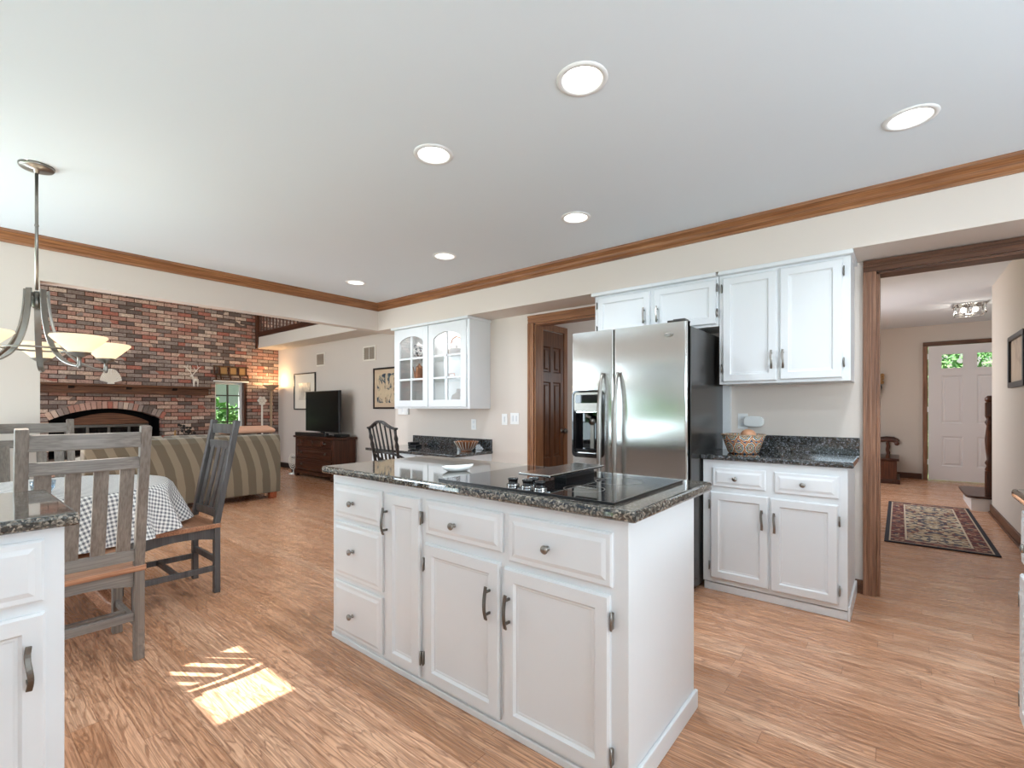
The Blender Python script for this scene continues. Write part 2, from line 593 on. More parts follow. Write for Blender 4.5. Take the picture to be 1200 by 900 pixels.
# ------------------------------------------------------------------ mesh helpers
class MB:
    def __init__(s):
        s.bm = bmesh.new()

    def quad(s, *p):
        return s.bm.faces.new([s.bm.verts.new(q) for q in p])

    def box(s, x0, x1, y0, y1, z0, z1):
        v = [s.bm.verts.new(p) for p in ((x0, y0, z0), (x1, y0, z0), (x1, y1, z0), (x0, y1, z0), (x0, y0, z1), (x1, y0, z1), (x1, y1, z1), (x0, y1, z1))]
        for f in ((3, 2, 1, 0), (4, 5, 6, 7), (0, 1, 5, 4), (1, 2, 6, 5), (2, 3, 7, 6), (3, 0, 4, 7)):
            s.bm.faces.new([v[i] for i in f])
        return s

    def bar(s, p, q, w, d, ref=(0, 0, 1)):
        return s.sweep([p, q], w, d, ref)

    def sweep(s, pts, w, d, ref=(0, 0, 1)):
        """rectangular section: w across (perpendicular to ref), d along ref"""
        pts = [Vector(p) for p in pts]
        rings = []
        for i, p in enumerate(pts):
            t = (pts[min(i + 1, len(pts) - 1)] - pts[max(i - 1, 0)]).normalized()
            a = Vector(ref).cross(t)
            if a.length < 1e-6:
                a = Vector((1, 0, 0)).cross(t)
            a.normalize()
            b = t.cross(a).normalized()
            rings.append([s.bm.verts.new(p + a * (w / 2 * i1) + b * (d / 2 * i2)) for i1, i2 in ((1, 1), (-1, 1), (-1, -1), (1, -1))])
        for r0, r1 in zip(rings, rings[1:]):
            for k in range(4):
                s.bm.faces.new((r0[k], r0[(k + 1) % 4], r1[(k + 1) % 4], r1[k]))
        s.bm.faces.new(rings[0][::-1])
        s.bm.faces.new(rings[-1])
        return s

    def tube(s, pts, r, seg=10, caps=True):
        pts = [Vector(p) for p in pts]
        rr = r if isinstance(r, (list, tuple)) else [r] * len(pts)
        a = None
        rings = []
        for i, p in enumerate(pts):
            t = (pts[min(i + 1, len(pts) - 1)] - pts[max(i - 1, 0)]).normalized()
            if a is None:
                a = t.orthogonal().normalized()
            a = (a - t * a.dot(t)).normalized()
            b = t.cross(a)
            rings.append([s.bm.verts.new(p + (a * math.cos(2 * PI * k / seg) + b * math.sin(2 * PI * k / seg)) * rr[i]) for k in range(seg)])
        for r0, r1 in zip(rings, rings[1:]):
            for k in range(seg):
                f = s.bm.faces.new((r0[k], r0[(k + 1) % seg], r1[(k + 1) % seg], r1[k]))
                f.smooth = True
        if caps:
            s.bm.faces.new(rings[0][::-1])
            s.bm.faces.new(rings[-1])
        return s

    def lathe(s, prof, c=(0, 0, 0), seg=32, axis='z', caps=False):
        c = Vector(c)
        rings = []
        for r, z in prof:
            r = max(r, 1e-4)
            ring = []
            for k in range(seg):
                x, y = r * math.cos(2 * PI * k / seg), r * math.sin(2 * PI * k / seg)
                p = {'z': (x, y, z), 'y': (x, -z, y), 'x': (z, x, y)}[axis]
                ring.append(s.bm.verts.new(c + Vector(p)))
            rings.append(ring)
        for r0, r1 in zip(rings, rings[1:]):
            for k in range(seg):
                f = s.bm.faces.new((r0[k], r0[(k + 1) % seg], r1[(k + 1) % seg], r1[k]))
                f.smooth = True
        if caps:
            s.bm.faces.new(rings[0][::-1])
            s.bm.faces.new(rings[-1])
        return s

    def prism(s, poly, y0, y1, plane='xz'):
        """extrude a 2-D polygon; plane xz -> along y, yz -> along x, xy -> along z"""
        def P(a, b, t):
            return {'xz': (a, t, b), 'yz': (t, a, b), 'xy': (a, b, t)}[plane]
        v0 = [s.bm.verts.new(P(a, b, y0)) for a, b in poly]
        v1 = [s.bm.verts.new(P(a, b, y1)) for a, b in poly]
        n = len(poly)
        s.bm.faces.new(v0)
        s.bm.faces.new(v1[::-1])
        for i in range(n):
            s.bm.faces.new((v0[i], v1[i], v1[(i + 1) % n], v0[(i + 1) % n]))
        return s

    def sphere(s, c, r, sx=1, sy=1, sz=1, seg=20):
        m = Matrix.Translation(Vector(c)) @ Matrix.Diagonal((r * sx, r * sy, r * sz, 1))
        for f in bmesh.ops.create_uvsphere(s.bm, u_segments=seg, v_segments=max(8, seg // 2), radius=1, matrix=m)['verts']:
            for q in f.link_faces:
                q.smooth = True
        return s

    def nested(s, x0, x1, z0, z1, steps, y=0.0):
        """front facing -Y made of nested rectangles [(inset, height)], height measured outwards (to -Y)"""
        loops = []
        for ins, hgt in steps:
            loops.append([s.bm.verts.new(p) for p in ((x0 + ins, y - hgt, z0 + ins), (x1 - ins, y - hgt, z0 + ins), (x1 - ins, y - hgt, z1 - ins), (x0 + ins, y - hgt, z1 - ins))])
        for a, b in zip(loops, loops[1:]):
            for k in range(4):
                s.bm.faces.new((a[k], a[(k + 1) % 4], b[(k + 1) % 4], b[k]))
        s.bm.faces.new(loops[-1])
        s.bm.faces.new(loops[0][::-1])
        return s

    def build(s, name, mat, parent=None, bevel=0.0, smooth=False, seg=2, loc=None):
        bmesh.ops.recalc_face_normals(s.bm, faces=s.bm.faces)
        me = bpy.data.meshes.new(name)
        if smooth:
            for f in s.bm.faces:
                f.smooth = True
        s.bm.to_mesh(me)
        s.bm.free()
        me.materials.append(mat)
        o = bpy.data.objects.new(name, me)
        col.objects.link(o)
        if parent is not None:
            o.parent = parent
        if loc:
            o.location = loc
        if bevel:
            b = o.modifiers.new('bevel', 'BEVEL')
            b.width = bevel
            b.segments = seg
            b.limit_method = 'ANGLE'
            b.angle_limit = R(40)
        return o


def tag(o, label, cat, group=None):
    o['label'] = label
    o['category'] = cat
    if group:
        o['group'] = group
    return o


def thing(name, label, cat, loc=(0, 0, 0), rotz=0.0, group=None):
    o = bpy.data.objects.new(name, None)
    o.empty_display_size = .1
    col.objects.link(o)
    o.location = loc
    o.rotation_euler = (0, 0, rotz)
    return tag(o, label, cat, group)


def struct(o):
    o['kind'] = 'structure'
    return o


def copy_tree(o, parent=None):
    c = o.copy()
    col.objects.link(c)
    c.parent = parent
    for ch in list(o.children):
        copy_tree(ch, c)
    return c


# ------------------------------------------------------------------ the room
CZ = 2.5245          # kitchen ceiling
SZ = 2.197          # soffit / beam underside
WY = 3.90           # kitchen north wall
SY = 3.54           # soffit face
BX = -5.05         # beam / nook wall face
LX, LY = -10.2, 4.66   # brick wall, family room north wall
YB = -1.75          # south walls
XE = 2.4            # kitchen east wall
FZ = 2.65           # foyer ceiling

struct(MB().box(LX - .3, XE + .2, YB - .2, 11.0, -.08, 0).build('floor', M['floor']))

CANS = [(-.970, 1.626), (.039, 2.769), (-1.846, 1.626), (-1.705, 2.774), (-3.003, 2.769), (-4.343, 2.771)]
SUN_HOLE = (-3.64, -3.02, -.40, -.075)     # made-up ceiling opening, out of view, that shapes the sun patch


def ceiling_plate():
    mb = MB()
    e = .11
    rc = .083
    xs = sorted({BX, XE, SUN_HOLE[0], SUN_HOLE[1], *[round(c[0] - e, 4) for c in CANS], *[round(c[0] + e, 4) for c in CANS]})
    ys = sorted({YB, SY, SUN_HOLE[2], SUN_HOLE[3], *[round(c[1] - e, 4) for c in CANS], *[round(c[1] + e, 4) for c in CANS]})
    for x0, x1 in zip(xs, xs[1:]):
        for y0, y1 in zip(ys, ys[1:]):
            cx, cy = (x0 + x1) / 2, (y0 + y1) / 2
            if SUN_HOLE[0] < cx < SUN_HOLE[1] and SUN_HOLE[2] < cy < SUN_HOLE[3]:
                continue
            hit = [c for c in CANS if abs(cx - c[0]) < e and abs(cy - c[1]) < e]
            if not hit:
                mb.quad((x0, y0, CZ), (x0, y1, CZ), (x1, y1, CZ), (x1, y0, CZ))
                continue
            c = hit[0]
            # the cell may be split by another light's grid line: emit ring sector clipped to whole square once
            if abs(x0 - (c[0] - e)) < 1e-3 and abs(y0 - (c[1] - e)) < 1e-3:
                n = 32
                ring, sq = [], []
                for k in range(n):
                    a = 2 * PI * k / n + PI / 4
                    dx, dy = math.cos(a), math.sin(a)
                    q = e / max(abs(dx), abs(dy))
                    ring.append(mb.bm.verts.new((c[0] + rc * dx, c[1] + rc * dy, CZ)))
                    sq.append(mb.bm.verts.new((c[0] + q * dx, c[1] + q * dy, CZ)))
                for k in range(n):
                    j = (k + 1) % n
                    mb.bm.faces.new((ring[k], ring[j], sq[j], sq[k]))
    return mb


cp = ceiling_plate()
o = cp.build('ceiling', M['ceiling'])
struct(o)
# sides of the added sun opening above the breakfast nook
mb = MB()
x0, x1, y0, y1 = SUN_HOLE
for a in ((x0 - .02, x0, y0 - .02, y1 + .02), (x1, x1 + .02, y0 - .02, y1 + .02), (x0, x1, y0 - .02, y0), (x0, x1, y1, y1 + .02)):
    mb.box(*a, CZ, CZ + .06)
struct(mb.build('sun_opening', M['white']))

# soffit along the north wall
struct(MB().box(BX, XE, SY, WY, SZ, CZ + .05).build('wall_soffit', M['wall']))
# beam over the opening to the family room, with the nook wall it grows from
mb = MB()
mb.box(BX - .13, BX, .523, WY + .12, SZ, CZ + .05)
mb.box(BX - .13, BX, YB, .523, 0, CZ + .05)
struct(mb.build('wall_west', M['wall']))
# kitchen north wall with two cased openings
mb = MB()
PX0, PX1, OZ = -2.891, -2.14, 2.095
HX0, HX1 = -.115, .78
mb.box(-5.18, PX0, WY, WY + .12, 0, 2.7)
mb.box(PX0, PX1, WY, WY + .12, OZ, 2.7)
mb.box(PX1, HX0, WY, WY + .12, 0, 2.7)
mb.box(HX0, HX1, WY, WY + .12, OZ + .022, 2.7)
mb.box(HX1, XE, WY, WY + .12, 0, 2.7)
mb.box(-5.18, -5.06, WY + .12, LY, 0, 2.45)
struct(mb.build('wall_north', M['wall']))
# south wall of the kitchen: sink window and patio door
mb = MB()
mb.box(BX, -4.9, YB - .12, YB, 0, CZ + .05)
mb.box(-4.9, -2.2, YB - .12, YB, 2.1, CZ + .05)
mb.box(-2.2, -1.15, YB - .12, YB, 0, CZ + .05)
mb.box(-1.15, 1.55, YB - .12, YB, 0, 1.05)
mb.box(-1.15, 1.55, YB - .12, YB, 2.2, CZ + .05)
mb.box(1.55, XE, YB - .12, YB, 0, CZ + .05)
struct(mb.build('wall_south', M['wall']))
struct(MB().box(XE, XE + .12, YB - .12, WY, 0, CZ + .05).build('wall_east', M['wall']))
w = struct(MB().box(-4.9, -4.83, YB - .1, YB, 0, 2.1).box(-2.27, -2.2, YB - .1, YB, 0, 2.1).box(-3.59, -3.51, YB - .1, YB, .1, 2.0).box(-4.83, -2.27, YB - .1, YB, 2.0, 2.1).box(-4.83, -2.27, YB - .1, YB, 0, .1).build('door_3', M['white']))
MB().box(-4.83, -2.27, YB - .06, YB - .054, .1, 2.0).build('door_glass', M['pane'], w)
w = struct(MB().box(-1.15, -1.1, YB - .1, YB, 1.05, 2.2).box(1.5, 1.55, YB - .1, YB, 1.05, 2.2).box(.17, .23, YB - .1, YB, 1.05, 2.2).box(-1.15, 1.55, YB - .1, YB, 2.15, 2.2).box(-1.15, 1.55, YB - .1, YB, 1.05, 1.1).build('window_2', M['white']))
MB().box(-1.1, 1.5, YB - .06, YB - .054, 1.1, 2.15).build('window_glass', M['pane'], w)

# family room
WN = (3.457, 4.035, .70, 1.74)   # window in the brick wall (y0, y1, z0, z1)
FA = (1.15, 2.62, .42, 1.04, .185)   # fireplace opening y0, y1, z0, spring, rise


def brick_wall():
    mb = MB()
    X0, X1 = LX - .22, LX
    mb.box(X0, X1, YB, FA[0], 0, 4.8)
    mb.box(X0, X1, FA[1], WN[0], 0, 4.8)
    mb.box(X0, X1, WN[1], 6.2, 0, 4.8)
    mb.box(X0, X1, WN[0], WN[1], 0, WN[2])
    mb.box(X0, X1, WN[0], WN[1], WN[3], 4.8)
    mb.box(X0, X1, FA[0], FA[1], 0, FA[2])
    n = 20
    arc = arc_pts(n)
    poly = [(FA[0], 4.8)] + arc + [(FA[1], 4.8)]
    for (a, za), (b, zb) in zip(arc, arc[1:]):
        mb.prism([(a, za), (b, zb), (b, 4.8), (a, 4.8)], X0, X1, 'yz')
    return mb


def arc_pts(n, grow=0.0):
    c = FA[1] - FA[0]
    h = FA[4]
    rad = (c * c / 4 + h * h) / (2 * h)
    cy, cz = (FA[0] + FA[1]) / 2, FA[3] + h - rad
    a0 = math.asin(c / 2 / rad)
    return [(cy + (rad + grow) * math.sin(-a0 + 2 * a0 * k / n), cz + (rad + grow) * math.cos(-a0 + 2 * a0 * k / n)) for k in range(n + 1)]


struct(brick_wall().build('wall_brick', M['brick']))
mb = MB()
inn, outr = arc_pts(23), arc_pts(23, .115)
for k in range(23):
    def lerp(p, q, t):
        return (p[0] + (q[0] - p[0]) * t, p[1] + (q[1] - p[1]) * t)
    mb.prism([lerp(inn[k], inn[k + 1], .06), lerp(inn[k], inn[k + 1], .94), lerp(outr[k], outr[k + 1], .94), lerp(outr[k], outr[k + 1], .06)], LX - .1, LX + .03, 'yz')
struct(mb.build('trim_9', M['archbrick'], bevel=.004))
mb = MB()
mb.box(LX - .75, LX - .7, FA[0] - .1, FA[1] + .1, 0, 1.5)
mb.box(LX - .72, LX - .2, FA[0] - .1, FA[0], 0, 1.5)
mb.box(LX - .72, LX - .2, FA[1], FA[1] + .1, 0, 1.5)
mb.box(LX - .72, LX - .2, FA[0], FA[1], FA[2] - .05, FA[2])
mb.box(LX - .72, LX - .2, FA[0], FA[1], 1.24, 1.3)
struct(mb.build('wall_firebox', M['gap']))
struct(MB().box(LX, LX + .5, .75, 3.05, 0, .42).build('trim_10', M['brick'], bevel=.006))

mb = MB()
mb.box(-10.4, BX - .13, LY, LY + .12, 0, 2.455)
struct(mb.build('wall_family_north', M['wall_grey']))
FYL = 4.22
struct(MB().box(LX, BX - .0, FYL, 6.2, 2.455, 2.675).build('wall_loft_edge', M['wall_grey']))
mb = MB()
mb.box(LX, BX - .13, FYL - .02, FYL + .06, 2.675, 2.775)
struct(mb.build('trim_8', M['darkwood'], bevel=.008))
struct(MB().box(LX, -4.9, 5.9, 6.0, 2.675, 4.8).build('wall_loft', M['wall']))
struct(MB().box(BX - .13, BX - .01, YB, 6.0, CZ + .06, 4.8).build('wall_upper', M['wall']))
struct(MB().box(LX - .3, -4.9, YB - .2, 6.2, 4.8, 4.9).build('ceiling_family', M['ceiling']))
mb = MB()
mb.box(LX, -9.6, YB - .12, YB, 0, 4.8).box(-6.0, BX - .13, YB - .12, YB, 0, 4.8).box(-9.6, -6.0, YB - .12, YB, 0, .6).box(-9.6, -6.0, YB - .12, YB, 3.6, 4.8)
struct(mb.build('wall_family_south', M['wall_grey']))
w = struct(MB().box(-9.6, -9.52, YB - .1, YB, .6, 3.6).box(-6.08, -6, YB - .1, YB, .6, 3.6).box(-7.85, -7.75, YB - .1, YB, .6, 3.6).box(-9.6, -6, YB - .1, YB, 3.52, 3.6).box(-9.6, -6, YB - .1, YB, .6, .68).build('window_3', M['white']))
MB().box(-9.52, -6.08, YB - .06, YB - .054, .68, 3.52).build('window_glass', M['pane'], w)

# window in the brick wall
y0, y1, z0, z1 = WN
mb = MB()
f = .045
X0, X1 = LX - .16, LX - .09
mb.box(X0, X1, y0, y0 + f, z0, z1).box(X0, X1, y1 - f - .06, y1 - .06, z0, z1).box(X0, X1, y0 + f, y1 - f - .06, z1 - f, z1).box(X0, X1, y0 + f, y1 - f - .06, z0, z0 + f)
w = struct(mb.build('window_1', M['white'], bevel=.004))
mb = MB()
ym = (y0 + y1 - .06) / 2
mb.box(X0 + .02, X1 - .01, ym - .012, ym + .012, z0 + f, z1 - f)
for k in range(1, 4):
    zz = z0 + (z1 - z0) * k / 4
    mb.box(X0 + .02, X1 - .01, y0 + f, y1 - f - .06, zz - .011, zz + .011)
mb.build('window_muntin', M['pewter'], w)
MB().box(X0 + .03, X0 + .036, y0 + f, y1 - f - .06, z0 + f, z1 - f).build('window_glass', M['pane'], w)
MB().box(LX - .2, LX + .01, y1 - .06, y1 - .02, z0, z1).build('window_jamb', M['darkwoodz'], w, bevel=.003)
MB().box(LX - .22, LX + .015, y0 - .03, y1 + .03, z1, z1 + .03).build('window_head', M['white'], w, bevel=.004)

# pantry passage behind the first opening
mb = MB()
mb.box(-3.05, -2.93, WY + .12, 6.2, 0, 2.5)
mb.box(-2.93, -1.5, 6.1, 6.2, 0, 2.5)
mb.box(-1.6, -1.5, WY + .12, 6.2, 0, 2.5)
struct(mb.build('wall_passage', M['wall']))
struct(MB().box(-3.05, -1.5, WY + .12, 6.2, 2.45, 2.5).build('ceiling_passage', M['ceiling']))

# foyer
mb = MB()
mb.box(-1.5, .38, 10.85, 10.97, 0, FZ).box(1.39, 2.6, 10.85, 10.97, 0, FZ).box(.38, 1.39, 10.85, 10.97, 2.29, FZ)
struct(mb.build('wall_foyer_far', M['wall_tan']))
struct(MB().box(.84, .96, WY + .12, 7.85, 0, FZ).build('wall_foyer_right', M['wall_tan']))
struct(MB().box(-1.5, -1.38, WY + .12, 7.1, 0, FZ).box(-1.5, -1.38, 8.9, 10.85, 0, FZ).box(-1.5, -1.38, 7.1, 8.9, 0, .85).box(-1.5, -1.38, 7.1, 8.9, 2.4, FZ).build('wall_foyer_left', M['wall_tan']))
struct(MB().box(2.5, 2.62, 7.75, 10.85, 0, FZ).box(.96, 2.5, 7.75, 7.85, 0, FZ).build('wall_stair', M['wall_tan']))
struct(MB().box(-1.5, 2.62, WY + .12, 10.97, FZ, FZ + .06).build('ceiling_foyer', M['ceiling']))


# ------------------------------------------------------------------ trim
def crown(name, mat, pts_fn):
    prof = [(0, 0), (.006, -.002), (.016, -.012), (.022, -.03), (.042, -.05), (.06, -.062), (.07, -.07), (.07, -.085), (.0, -.085)]
    prof = [(0.0, -.088), (.012, -.088), (.014, -.072), (.026, -.058), (.034, -.04), (.055, -.022), (.066, -.018), (.07, 0.0), (0.0, 0.0)]
    mb = MB()
    mb_poly, a, b, plane = pts_fn(prof)
    mb.prism(mb_poly, a, b, plane)
    return struct(mb.build(name, mat))


crown('trim_1', M['oak'], lambda p: ([(SY - d, CZ + z) for d, z in p], BX, XE, 'yz'))
crown('trim_2', M['oaky'], lambda p: ([(BX + d, CZ + z) for d, z in p], YB, SY, 'xz'))


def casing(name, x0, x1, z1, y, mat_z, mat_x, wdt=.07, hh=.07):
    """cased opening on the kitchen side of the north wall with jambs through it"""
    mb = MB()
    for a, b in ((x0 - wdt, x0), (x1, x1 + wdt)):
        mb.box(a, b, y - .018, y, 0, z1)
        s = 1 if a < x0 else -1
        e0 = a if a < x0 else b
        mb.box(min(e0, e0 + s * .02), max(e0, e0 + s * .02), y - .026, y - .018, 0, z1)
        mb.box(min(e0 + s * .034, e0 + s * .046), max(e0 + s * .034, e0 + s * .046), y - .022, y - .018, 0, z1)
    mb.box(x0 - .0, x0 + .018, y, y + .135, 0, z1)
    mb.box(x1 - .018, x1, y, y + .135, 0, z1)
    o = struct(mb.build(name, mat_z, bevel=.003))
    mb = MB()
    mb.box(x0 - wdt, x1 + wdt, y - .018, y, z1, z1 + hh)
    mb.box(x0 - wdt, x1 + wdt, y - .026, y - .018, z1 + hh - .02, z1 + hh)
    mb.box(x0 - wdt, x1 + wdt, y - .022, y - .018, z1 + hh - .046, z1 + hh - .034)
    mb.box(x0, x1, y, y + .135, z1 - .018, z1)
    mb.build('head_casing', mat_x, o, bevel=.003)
    return o


casing('trim_3', PX0, PX1, OZ, WY, M['oakz'], M['oak'], hh=.078)
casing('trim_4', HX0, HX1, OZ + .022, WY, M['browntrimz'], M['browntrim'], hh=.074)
# white filler between refrigerator and counter
struct(MB().box(-1.05, -1.0, WY - .06, WY, .9, 1.4).build('trim_5', M['cab']))
# baseboards
struct(MB().box(-.2, -.185, WY - .02, WY, 0, .09).box(-.228, -.185, WY - .016, WY, 0, .09).build('baseboard_north', M['browntrim'], bevel=.003))
struct(MB().box(.822, .84, WY + .14, 7.86, 0, .10).box(.808, .824, WY + .14, 7.86, 0, .02).build('baseboard_right', M['browntrimy'], bevel=.003))
struct(MB().box(-1.38, .30, 10.832, 10.85, 0, .10).build('baseboard_foyer', M['browntrim'], bevel=.003))
struct(MB().box(LX, BX - .13, LY - .016, LY, 0, .10).build('baseboard_family', M['blackwood'], bevel=.003))


def six_panel(parent_name, mat, w, h, lites=False):
    """door slab facing -Y, x 0..w"""
    mb = MB()
    st = .115 * w / .9
    cx0, cx1, cx2, cx3 = st, w / 2 - st * .45, w / 2 + st * .45, w - st
    rows = [(h * .075, h * .275), (h * .335, h * .735), (h * .785, h * .92)]
    xs = [(cx0, cx1), (cx2, cx3)]
    if lites:
        rows = [(.24, .74), (.96, 1.76), (1.885, 2.12)]
        xs = [(.17, .43), (.60, .86)]
    zs = sorted([0, h] + [z for r in rows for z in r])
    xx = sorted([0, w] + [x for r in xs for x in r])
    for a, b in zip(xx, xx[1:]):
        for c, d in zip(zs, zs[1:]):
            pan = any(abs(a - q[0]) < 1e-6 for q in xs) and any(abs(c - q[0]) < 1e-6 for q in rows)
            if pan and lites and c > 1.8:
                continue
            if pan:
                mb.nested(a, b, c, d, [(0, -.03), (0, 0), (.012, -.012), (.03, -.012), (.045, -.003)], 0)
            else:
                mb.box(a, b, 0, .035, c, d)
    return mb, xs, rows


# pantry side door (dark six-panel oak) set in the left wall of the passage
mb, _, _ = six_panel('d', M['doorwood'], .45, 2.04)
d1 = mb.build('door_1', M['doorwood'])
struct(d1)
d1.location = (-2.915, 4.03, 0.01)
d1.rotation_euler = (0, 0, R(90))
k = MB().lathe([(.001, 0), (.026, 0), (.026, .006), (.012, .012), (.012, .03), (.026, .04), (.03, .055), (.022, .07), (.001, .074)], (.415, 0, .965), 20, 'y').build('door_knob', M['pewter'], d1)
mb = MB()
mb.box(-2.93, -2.91, 4.49, 4.56, 0, 2.06).box(-2.93, -2.91, 3.99 + .03, 4.56, 2.06, 2.13)
struct(mb.build('trim_6', M['oakz'], bevel=.003))

# front door
mb, xs, rows = six_panel('d', M['doorwhite'], 1.0, 2.27, True)
d2 = mb.build('door_2', M['doorwhite'])
struct(d2)
d2.location = (.385, 10.80, 0.015)
for a, b in xs:
    c, d = rows[2]
    MB().box(a - .02, b + .02, -.012, 0, c - .02, c).box(a - .02, b + .02, -.012, 0, d, d + .02).box(a - .02, a, -.012, 0, c, d).box(b, b + .02, -.012, 0, c, d).build('lite_frame', M['doorwhite'], d2)
    MB().box(a, b, .012, .018, c, d).build('door_glass', M['pane'], d2)
for zz in (.25, 1.15, 2.05):
    MB().box(-.012, .004, -.012, .01, zz, zz + .09).build('hinge', M['white'], d2)
mb = MB()
mb.box(.315, .38, 10.81, 10.85, 0, 2.29).box(1.39, 1.455, 10.81, 10.85, 0, 2.29)
o = struct(mb.build('trim_7', M['browntrimz'], bevel=.004))
MB().box(.315, 1.455, 10.81, 10.85, 2.29, 2.36).build('head_casing', M['browntrim'], o, bevel=.004)

# outdoors seen through the panes
struct(MB().box(-40, 40, -40, 40, -.3, -.2).build('ground', M['grass']))


def shrub(loc, r, n, label):
    mb = MB()
    for _ in range(n):
        d = Vector((random.gauss(0, 1), random.gauss(0, 1), random.gauss(0, .8))).normalized() * r * random.uniform(.5, 1)
        p = Vector((0, 0, r * .95)) + d
        a = Vector((random.gauss(0, 1), random.gauss(0, 1), random.gauss(0, 1))).normalized()
        b = a.orthogonal().normalized()
        s = random.uniform(.05, .1)
        mb.quad(p, p + a * s + b * s * .5, p + a * 2 * s, p + a * s - b * s * .5)
    o = tag(mb.build('shrub', M['leaf'], loc=loc), label, 'shrub')
    MB().tube([(0, 0, 0), (.03, .02, r * .8)], .04, 8).build('trunk', M['darkwoodz'], o)
    return o


shrub((-12.9, 4.35, -.2), .85, 2400, 'leafy green shrub outside the small window in the brick wall')
shrub((1.3, 14.2, -.2), 1.9, 5200, 'tall green shrub outside the front door seen through its panes')
o = tag(MB().box(-19, -18.5, 2, 22, -.2, 6).build('neighbour_house', M['siding']), 'pale grey siding wall of a house seen through the brick wall window', 'house')
mb = MB()
for k in range(7):
    mb.box(-9 + k * 1.6, -7.5 + k * 1.6, -9.6, -8.8, -.2, 1.5 + .2 * math.sin(k * 2))
tag(mb.build('hedge', M['leaf']), 'green hedge across the back lawn behind the patio door', 'hedge')


# ------------------------------------------------------------------ cabinetry builders
def knob(parent, x, z, y=-.019, mat='nickel'):
    return MB().lathe([(.001, 0), (.009, 0), (.009, .003), (.005, .006), (.005, .014), (.014, .019), (.0155, .024), (.012, .029), (.001, .031)], (x, y, z), 18, 'y').build('knob', M[mat], parent)


def pull(parent, x, zc, L=.125, y=-.019, mat='pewter'):
    mb = MB()
    n = 12
    pts = []
    for i in range(n + 1):
        t = i / n
        b = .024 + .010 * math.sin(PI * t) + (.004 * math.sin(2 * PI * t))
        pts.append((x + .003 * math.sin(2 * PI * t), y - b, zc - L / 2 + L * t))
    mb.sweep(pts, .014, .006, (0, 1, 0))
    for t in (.16, .84):
        mb.bar((x, y, zc - L / 2 + L * t), (x, y - .027, zc - L / 2 + L * t), .008, .010)
    return mb.build('handle', M[mat], parent, bevel=.0015)


def hinge(parent, x, z, y=-.004, mat='nickel'):
    return MB().box(x - .0035, x + .0035, y - .012, y, z - .026, z + .026).tube([(x, y - .013, z - .03), (x, y - .013, z + .03)], .0038, 8).build('hinge', M[mat], parent)


DOOR = [(0, 0), (0, .012), (.006, .019), (.048, .019), (.056, .009), (.062, .009), (.066, .0075)]
DRAWER = [(0, 0), (0, .010), (.006, .014), (.020, .014), (.034, .019)]


def door(parent, x0, x1, z0, z1, hx=None, hz=None, hy='L', hinges=(), mat='cab', hmat='pewter'):
    d = MB().nested(x0, x1, z0, z1, DOOR).build('door', M[mat], parent)
    if hx is not None:
        pull(d, hx, hz, mat=hmat)
    for z in hinges:
        hinge(d, x0 - .008 if hy == 'L' else x1 + .008, z)
    return d


def drawer(parent, x0, x1, z0, z1, kx=None, kz=None, mat='cab'):
    d = MB().nested(x0, x1, z0, z1, DRAWER).build('drawer', M[mat], parent)
    if kx is not None:
        knob(d, kx, kz)
    return d


def slab(name, x0, x1, y0, y1, z0, z1, mat, label, cat='countertop', r=.012):
    o = MB().box(x0, x1, y0, y1, z0, z1).build(name, mat, bevel=r, seg=3)
    if label:
        tag(o, label, cat)
    return o


# ------------------------------------------------------------------ kitchen island
IX, IY = -2.364, 1.373
isl = thing('island_cabinet', 'long white kitchen island cabinet with drawers and doors under the granite slab', 'cabinet', (IX, IY, 0))
IW, ID = 1.712, .605
mb = MB().box(0, IW, 0, ID, 0, .876)
mb.build('body', M['cab'], isl, bevel=.002)
mb = MB().box(-.004, IW + .012, -.010, 0, 0, .028).box(IW, IW + .014, -.010, ID + .01, 0, .075)
mb.build('base_moulding', M['cab'], isl, bevel=.004)
q = lambda X: X - IX
drawer(isl, .027, q(-1.912), .655, .828, q(-2.15), .742)
drawer(isl, .027, q(-1.912), .345, .632, q(-2.15), .498)
drawer(isl, .027, q(-1.912), .046, .318, q(-2.15), .171)
door(isl, q(-1.873), q(-1.634), .042, .828, q(-1.873) + .012, .700, 'R', (.745, .130))
drawer(isl, q(-1.598), q(-1.160), .680, .830, q(-1.41), .746)
door(isl, q(-1.600), q(-1.172), .044, .640, q(-1.215), .486, 'L', (.546, .135))
drawer(isl, q(-1.128), q(-.704), .656, .830, q(-.945), .739)
door(isl, q(-1.150), q(-.712), .046, .630, q(-1.118), .478, 'R', (.552, .122))

slab('island_countertop', -2.425, -.612, 1.335, 2.092, .876, .914, M['granite'], 'speckled brown granite countertop covering the whole kitchen island')

ck = thing('cooktop', 'black glass cooktop set into the island counter with knobs', 'cooktop', (-1.122, 1.68, .914))
MB().box(-.413, .413, -.295, .315, 0, .008).build('glass', M['blackglass'], ck, bevel=.0015)
MB().box(-.413, .418, -.300, -.295, 0, .009).box(.413, .418, -.295, .315, 0, .009).build('rim', M['black'], ck)
for x, y in ((-.052, -.235), (.018, -.235), (.012, -.185), (.082, -.240)):
    kb = MB().lathe([(.001, 0), (.024, 0), (.024, .006), (.018, .008), (.018, .022), (.021, .026), (.019, .032), (.001, .033)], (x, y, .008), 20).build('knob', M['blackglass'], ck)
    MB().lathe([(.025, .0), (.0255, .004), (.025, .007)], (x, y, .008), 20).build('knob_ring', M['chrome'], kb)
vt = MB().box(-.115, .045, -.125, .330, .034, .044).build('downdraft_cover', M['steel'], ck, bevel=.003)
MB().box(-.055, .005, .06, .30, .008, .034).build('downdraft_throat', M['black'], vt)
